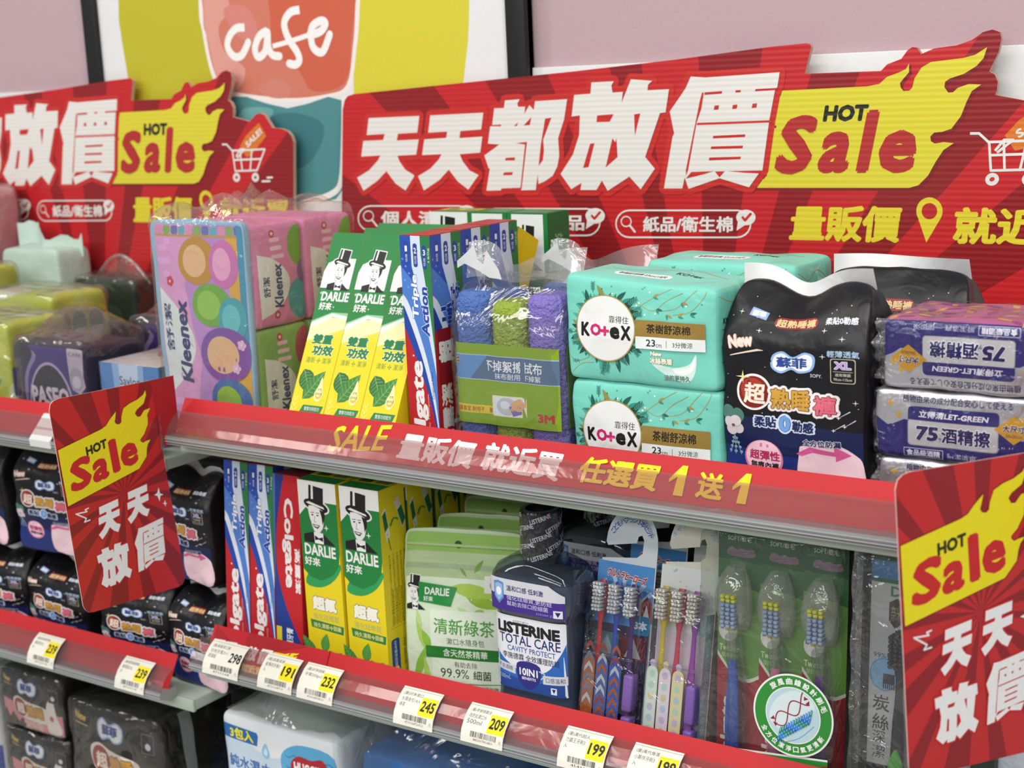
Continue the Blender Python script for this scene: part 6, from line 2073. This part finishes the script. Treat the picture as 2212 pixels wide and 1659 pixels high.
# ================================================================== LEFT BAY, UPPER SHELF
ZT = LUP + .0062
c = Cv(104, 98, 'b'); c.rect(0, 0, 104, 98, '#3a2378'); c.poly(smooth_pts([(10, 104), (14, 40), (30, 12), (6, 6), (0, 40), (0, 104)], 4), '#8f86b4'); c.poly(smooth_pts([(4, 104), (8, 40), (24, 10), (2, 2), (-6, 60)], 4), '#1b1838')
c.ell(50, 78, 37, 60, '#b4aecb', 44); c.ell(50, 78, 34, 57, '#0f0f1e', 44); c.t('PASEO', 49, 56, 60, 22, '#dcdbe2', b=.045); c.rect(30, 71, 66, 71.8, '#8f8aa8')
c.poly([(80, 0), (104, 0), (102, 30), (104, 42), (96, 50), (86, 46), (82, 34)], '#b9b9bf'); c.ell(92, 34, 10, 13, '#a3a4ac'); c.ell(92, 37, 6, 7, '#c6c7cc'); c.t('CARE', 92, 7, 18, 4, '#5a5a66')
WRP = film('purple_wrap', .07, .5, '#f0e8ee', .8, 20, .1, .025)
pu = thing('tissue_pack', 'front purple tissue pack in a peaked clear wrap beside the pale blue carton', 'tissue', (-1.262, 1.020, ZT), 'purple tissue packs')
s = Soft(.104, .078, .094, n=18, bulge=.002, wr=.001, seed=81, N=24); b = MB(); s.body(b, M('#241c3c', 'b'))
s.art(b, c); b.build('soft_pack', pu)
s = Soft(.112, .090, .104, n=14, bulge=.003, wr=.003, fr=30, seed=82, N=28, shape=lambda p, q: (p.x, p.y, p.z + (.022 * math.exp(-((q.y - .3) / .5) ** 2) * (1 - .5 * q.x * q.x) if q.z > .85 else 0)))
b = MB(); s.body(b, WRP); b.build('clear_wrap', pu)
p2 = dup(pu, (-1.205, 1.135, ZT), 'rear purple tissue pack, its wrapped top showing behind the pale blue carton'); p2.scale = (1.1, 1, 1.06)
dup(pu, (-1.215, 1.235, ZT), 'rearmost purple tissue pack against the red sign')
tq = thing('cotton_carton', 'pale blue carton with a dark name on its front, left of the tissue bundle', 'carton', (-1.190, .985, ZT))
cv = Cv(86, 82); cv.rect(0, 0, 86, 82, '#4f86c4')
cv.poly([(18, 0), (64, 0), (60, 82), (22, 82)], '#8fb4de'); cv.poly([(28, 0), (56, 0), (52, 82), (30, 82)], '#c3d6ea')
cv.t('Savlon', 43, 17, 30, 9.5, '#3d3f58', b=.01); cv.t('沙威隆', 42, 30, 20, 6, '#4a4c66'); cv.t('衛生棉片', 41, 40, 16, 3.4, '#5a5c76')
cs = Cv(110, 82); cs.rect(0, 0, 110, 82, '#5f92cc'); cs.t('Savlon', 36, 20, 40, 10, '#3d3f58', b=.01)
ct = Cv(86, 110); ct.rect(0, 0, 86, 110, '#cdb7b4'); ct.poly([(0, 60), (86, 40), (86, 110), (0, 110)], '#d9d3d4'); ct.poly(smooth_pts([(20, 40), (50, 24), (70, 50), (40, 66)], 4), '#b8686c')
b = MB(); carton(b, .086, .110, .0815, M('#5f92cc'), cv, cs, ct); b.build('carton', tq)
b = MB(); b.rbox(-.0012, .0872, -.0012, .1112, .0005, .0826, film('carton_wrap', .05, .4, '#f4f4f6', .5, 30, .08, .02), .001); b.build('clear_wrap', tq)


def art_lemon():
    c = Cv(100, 120, 'b'); c.rect(0, 0, 100, 120, '#c3cf2a'); c.poly(smooth_pts([(-4, 20), (40, 8), (104, 24), (104, 40), (50, 30), (-4, 44)], 4), '#d9dc4a')
    for x in (20, 46, 74):
        c.ell(x, 34, 12, 14, '#3d7a3a'); c.rr(x - 10, 40, x + 10, 62, 3, '#d3dfe0'); c.leaf(x - 12, 78, 30, 12, -.5, '#4f9a3f')
    c.poly(smooth_pts([(0, 70), (40, 76), (60, 100), (40, 124), (0, 124)], 4), '#dfe6e2'); c.rr(4, 50, 14, 84, 3, '#4a4fa0'); c.leaf(70, 96, 22, 10, -1.1, '#5fae3a'); c.leaf(74, 106, 16, 9, .4, '#5fae3a')
    return c


lm = plain_pack('refill_bag', 'front yellow green bag printed with leaves at the left edge of the upper shelf', 'bag', (-1.382, 1.022, ZT), (.104, .085, .112), '#c3cf2a', art_lemon(), film('lemon_wrap', .10, .55, '#f0f0e0', .9, 20, .1, .06), 84, 'yellow green leaf printed bags', top=art_lemon(), side=art_lemon())
l2 = dup(lm, (-1.452, 1.128, ZT), 'second yellow green bag behind the front one, under a clear wrap'); l2.scale = (1.25, 1, 1.10)
l3 = dup(lm, (-1.60, 1.128, ZT), 'third yellow green bag half out of the photo at the left edge'); l3.scale.z = 1.3
c = Cv(100, 100, 'b'); c.rect(0, 0, 100, 100, '#d8a3ac'); c.poly([(0, 40), (100, 30), (100, 100), (0, 100)], '#dfb9be')
plain_pack('pad_bag', 'pink bag peeking in at the left edge before the red sign', 'bag', (-1.715, 1.222, ZT), (.14, .07, .235), '#d8a3ac', c, film('pink_wrap', .08, .5, '#f4e4e6', .8, 20, .1, .05), 87)
t = plain_pack('pad_bag', 'pale mint bag with a torn looking top before the left red sign', 'bag', (-1.572, 1.232, ZT), (.112, .055, .160), '#b9cfc4', None, None, 88)
b = MB(); vs = []; n = 18
for i in range(n + 1):
    u = i / n
    for j in range(4):
        vs.append((-.05 + .11 * u, .012 * math.sin(u * 8), .152 + .010 * j + .010 * math.sin(u * 5 + .8) + .005 * j * noise.noise(Vector((u * 7, j, 2)))))
b.add(vs, [(i * 4 + j, (i + 1) * 4 + j, (i + 1) * 4 + j + 1, i * 4 + j + 1) for i in range(n) for j in range(3)], M('#c3d6ce', 'b'), True); b.build('bag_top', t)
c = Cv(100, 100, 'b'); c.rect(0, 0, 100, 100, '#22362c'); c.poly(smooth_pts([(10, 30), (40, 20), (80, 30), (70, 60), (20, 56)], 4), '#3f5f4c'); c.leaf(20, 80, 40, 14, -.4, '#6a9a3f'); c.ell(74, 70, 10, 10, '#7fae4a')
t = plain_pack('refill_bag', 'dark green bag with a clear loop handle against the left red sign', 'bag', (-1.440, 1.236, ZT), (.112, .055, .125), '#22362c', c, film('loop_wrap', .07, .45, '#eeece8', .8, 22, .1, .015), 90)
b = MB(); b.tube([(-.045 + .10 * k / 12, 0, .118 + .034 * math.sin(PI * k / 12)) for k in range(13)], .0022, film('loop_film', .12, .5, '#f0e6e4', .4, 30, .1, .12), 8); b.build('loop_handle', t)
b = MB(); vs = []
for i in range(13):
    a = i / 12
    for j in range(3):
        vs.append((-.045 + .10 * a, .002 * j, .118 + .017 * j * math.sin(PI * a)))
b.add(vs, [(i * 3 + j, (i + 1) * 3 + j, (i + 1) * 3 + j + 1, i * 3 + j + 1) for i in range(12) for j in range(2)], film('loop_film2', .10, .5, '#f2e9e6', .6, 30, .1, .05), True); b.build('clear_flap', t)

# ================================================================== PRICE TAGS AND SHELF TALKER
CT, CB = Vector((0, .0008, .0302)), Vector((0, -.0186, .0098))
CU = (CT - CB).normalized(); CN = Vector((0, -CU.z, CU.y)); CH = (CT - CB).length


def price(z, px, py, lines, val, code, label, hi='#f2df14', w=.043, yx=(58, 98)):
    z = lifted(z); p0 = Vector((0, Y0, z)) + CB
    p = onplane(px, py, p0, CN)
    c = Cv(100, 68, 'p'); c.rect(0, 0, 100, 68, '#e9e7dc'); c.rect(0, 3.5, 100, 4.2, '#8a8a86')
    if hi:
        c.rect(yx[0], 14, yx[1], 46, hi)
    c.t(val, (yx[0] + yx[1]) / 2, 29, yx[1] - yx[0] - 6, 19, '#1d1d1c', b=.03)
    for i, ln in enumerate(lines):
        c.t(ln, 8 + min(48, len(ln) * 7) / 2, 13 + i * 10, min(48, len(ln) * 7), 7.6, '#2c2c2a')
    c.bars(22, 48, 84, 57, 34, '#1d1d1c', len(val) + int(val)); c.t(code, 53, 61, 46, 4.2, '#2c2c2a', res=1); c.t('元', 93, 57, 6, 6, '#5a5a56', res=1)
    prof = [Vector((0, p[0], p[1])) for p in ((-.0002, .0308), (-.0072, .0264), (-.0138, .0200), (-.0178, .0138), (-.0192, .0096), (-.0202, .0040))]
    Ls = [0.0]
    for i in range(1, len(prof)):
        Ls.append(Ls[-1] + (prof[i] - prof[i - 1]).length)

    def fn(u, v, k):
        d = v * Ls[-1]; i = 0
        while i < len(prof) - 2 and Ls[i + 1] < d:
            i += 1
        t_ = (d - Ls[i]) / (Ls[i + 1] - Ls[i]); q = prof[i].lerp(prof[i + 1], t_); e = (prof[i + 1] - prof[i]).normalized()
        n_ = Vector((0, e.z, -e.y))
        return (-w / 2 + w * u, q.y + n_.y * k, q.z + n_.z * k)
    cuts = [q / Ls[-1] for q in Ls[1:-1]]
    b = MB()
    vs = [fn(u, q / Ls[-1], .0002) for q in Ls for u in (0, 1)] + [fn(u, q / Ls[-1], -.0001) for q in Ls for u in (0, 1)]; m_ = len(prof)
    b.add(vs, [(2 * i, 2 * i + 2, 2 * i + 3, 2 * i + 1) for i in range(m_ - 1)] + [(2 * m_ + 2 * i, 2 * m_ + 2 * i + 1, 2 * m_ + 2 * i + 3, 2 * m_ + 2 * i + 2) for i in range(m_ - 1)], M('#e9e7dc'))
    b.decal(c, fn, k0=.0004, gv=cuts)
    tag(b.build('price_tag', loc=(p.x, Y0, z)), label, 'tag', 'price tags in the shelf rails')


price(LLO, 93, 1417, ('(量)蘇菲超熟睡', '褲柔貼XL', '片'), '239', '4710114', 'white tag reading 239 near the left edge of the photo')
price(LLO, 287, 1466, ('(量)蘇菲超熟睡', '褲柔貼XL', '片'), '239', '4710114', 'white tag reading 239 close to the right end of the left rail')
price(LO, 481, 1438, ('(量)高露潔三重', '功效牙膏2+1', '超值組'), '298', '4710168', 'cream tag reading 298 at the left end of the right bay rail', None, .047, (62, 100))
price(LO, 598, 1469, ('(量)高露潔清', '香薄荷牙膏2', '入'), '191', '4710168710', 'white tag reading 191 beside the small red headline card')
price(LO, 685, 1490, ('(量)好來超氟', '牙膏250gx2'), '232', '4710168708216', 'white tag reading 232, third along the right bay rail')
price(LO, 899, 1541, ('(量)好來漱口', '水隨身包14入', '綠茶'), '245', '4710168726921', 'white tag reading 245 below the green pouch')
price(LO, 1048, 1577, ('(量)李施德霖全', '效防蛀漱口水', '500ml'), '209', '8850007816850', 'white tag reading 209 below the mouthwash bottle')
price(LO, 1261, 1629, ('(量)萬代超人', '力霸王牙刷3', '入'), '199', '4549660', 'white tag reading 199 below the blue hooked toothbrush card')
price(LO, 1412, 1664, ('(量)萬代角落', '小夥伴牙刷3', '入'), '199', '4549661', 'white tag cut by the bottom edge, right of the 199 tag')

LT = lifted(LO); p0 = Vector((0, Y0, LT)) + SB + SN * .0012
a, b_ = onplane(462, 1372, p0, SN), onplane(706, 1432, p0, SN)
w = b_.x - a.x
cv = Cv(1, 1, 'r'); org = Vector((a.x, Y0, LT))


def tk(x, y):
    p = onplane(420 + x * .3165, 1320 + y * .3165, p0, SN); return (p.x - org.x, SH - (p - p0).dot(SUP))


cx_, cy_ = tk(330, 300)
for k in range(16):
    a0 = 2 * PI * k / 16
    if k % 2:
        continue
    pts = [(cx_, cy_)] + [(min(w - .001, max(.001, cx_ + .2 * math.cos(a0 + d))), min(SH - .0006, max(.0006, cy_ + .2 * math.sin(a0 + d)))) for d in (0, .2, .39)]
    cv.poly(pts, '#a01d26')
for ch, x0, x1, y0, dy, h in (('天', 108, 205, 182, 18, 92), ('夭', 190, 285, 200, 18, 92), ('都', 268, 350, 222, 18, 92), ('放', 345, 432, 232, 22, 100), ('價', 432, 530, 250, 22, 108)):
    f, o, hs = GLY[ch]; pp_ = [f(*p) for p in o]
    gx0, gx1 = min(p[0] for p in pp_), max(p[0] for p in pp_); gy0, gy1 = min(p[1] for p in pp_), max(p[1] for p in pp_)
    TL, TR, BL = Vector(tk(x0 + 12, y0)), Vector(tk(x1 + 12, y0 + dy)), Vector(tk(x0 - 6, y0 + h))
    heavy(cv, ch, lambda u, v: tuple(TL + (TR - TL) * ((u - gx0) / (gx1 - gx0)) + (BL - TL) * (1 - (v - gy0) / (gy1 - gy0))), '#e9e6e4', '#b8202a')
f3 = [R3(*p) for p in FLAME]; fx0, fx1 = min(p[0] for p in f3), max(p[0] for p in f3); fy0, fy1 = min(p[1] for p in f3), max(p[1] for p in f3)
TL, TR, BL = Vector(tk(530, 248)), Vector(tk(716, 288)), Vector(tk(508, 352))
cv.poly([tuple(TL + (TR - TL) * ((u - fx0) / (fx1 - fx0)) + (BL - TL) * (1 - (v - fy0) / (fy1 - fy0))) for u, v in f3], '#ecd81c')
t4(cv, 'Sale', tk(532, 308), tk(645, 335), tk(520, 362), '#b8202a', .03); t4(cv, 'HOT', tk(575, 298), tk(612, 307), tk(572, 318), '#22221e', .03)
t4(cv, '就近買', tk(325, 352), tk(470, 386), tk(318, 410), '#ecd81c', .03)
b = MB(); q = [Vector((x_, 0, 0)) + SN * k + e for k in (.0012, .0008) for e in (SB, ST) for x_ in (0, w)]
b.add([v[:] for v in q], [(0, 1, 3, 2), (5, 4, 6, 7), (0, 2, 6, 4), (1, 5, 7, 3), (2, 3, 7, 6), (0, 4, 5, 1)], M('#b8202a', 'r'))
b.decal(cv, flat(SN * .0012 + ST, (1, 0, 0), -SUP, SN), k0=.0002)
tag(b.build('shelf_talker', loc=org), 'small red headline card with a yellow flame at the left end of the middle rail', 'card')

# white clip on the left rail
q = onplane(100, 928, Vector((0, Y0, lifted(LUP))) + CB, CN)
b = MB(); b.loft([[(x_, p[0], p[1]) for p in ((.001, .0315), (-.0205, .0095), (-.0195, .002), (-.0175, .004), (-.0183, .0105), (.003, .0318))] for x_ in (-.016, .016)], M('#dcdcdc', 'g'), smooth=False)
tag(b.build('rail_clip', loc=(q.x, Y0, lifted(LUP))), 'white plastic clip on the left bay upper rail next to the red flag', 'clip')
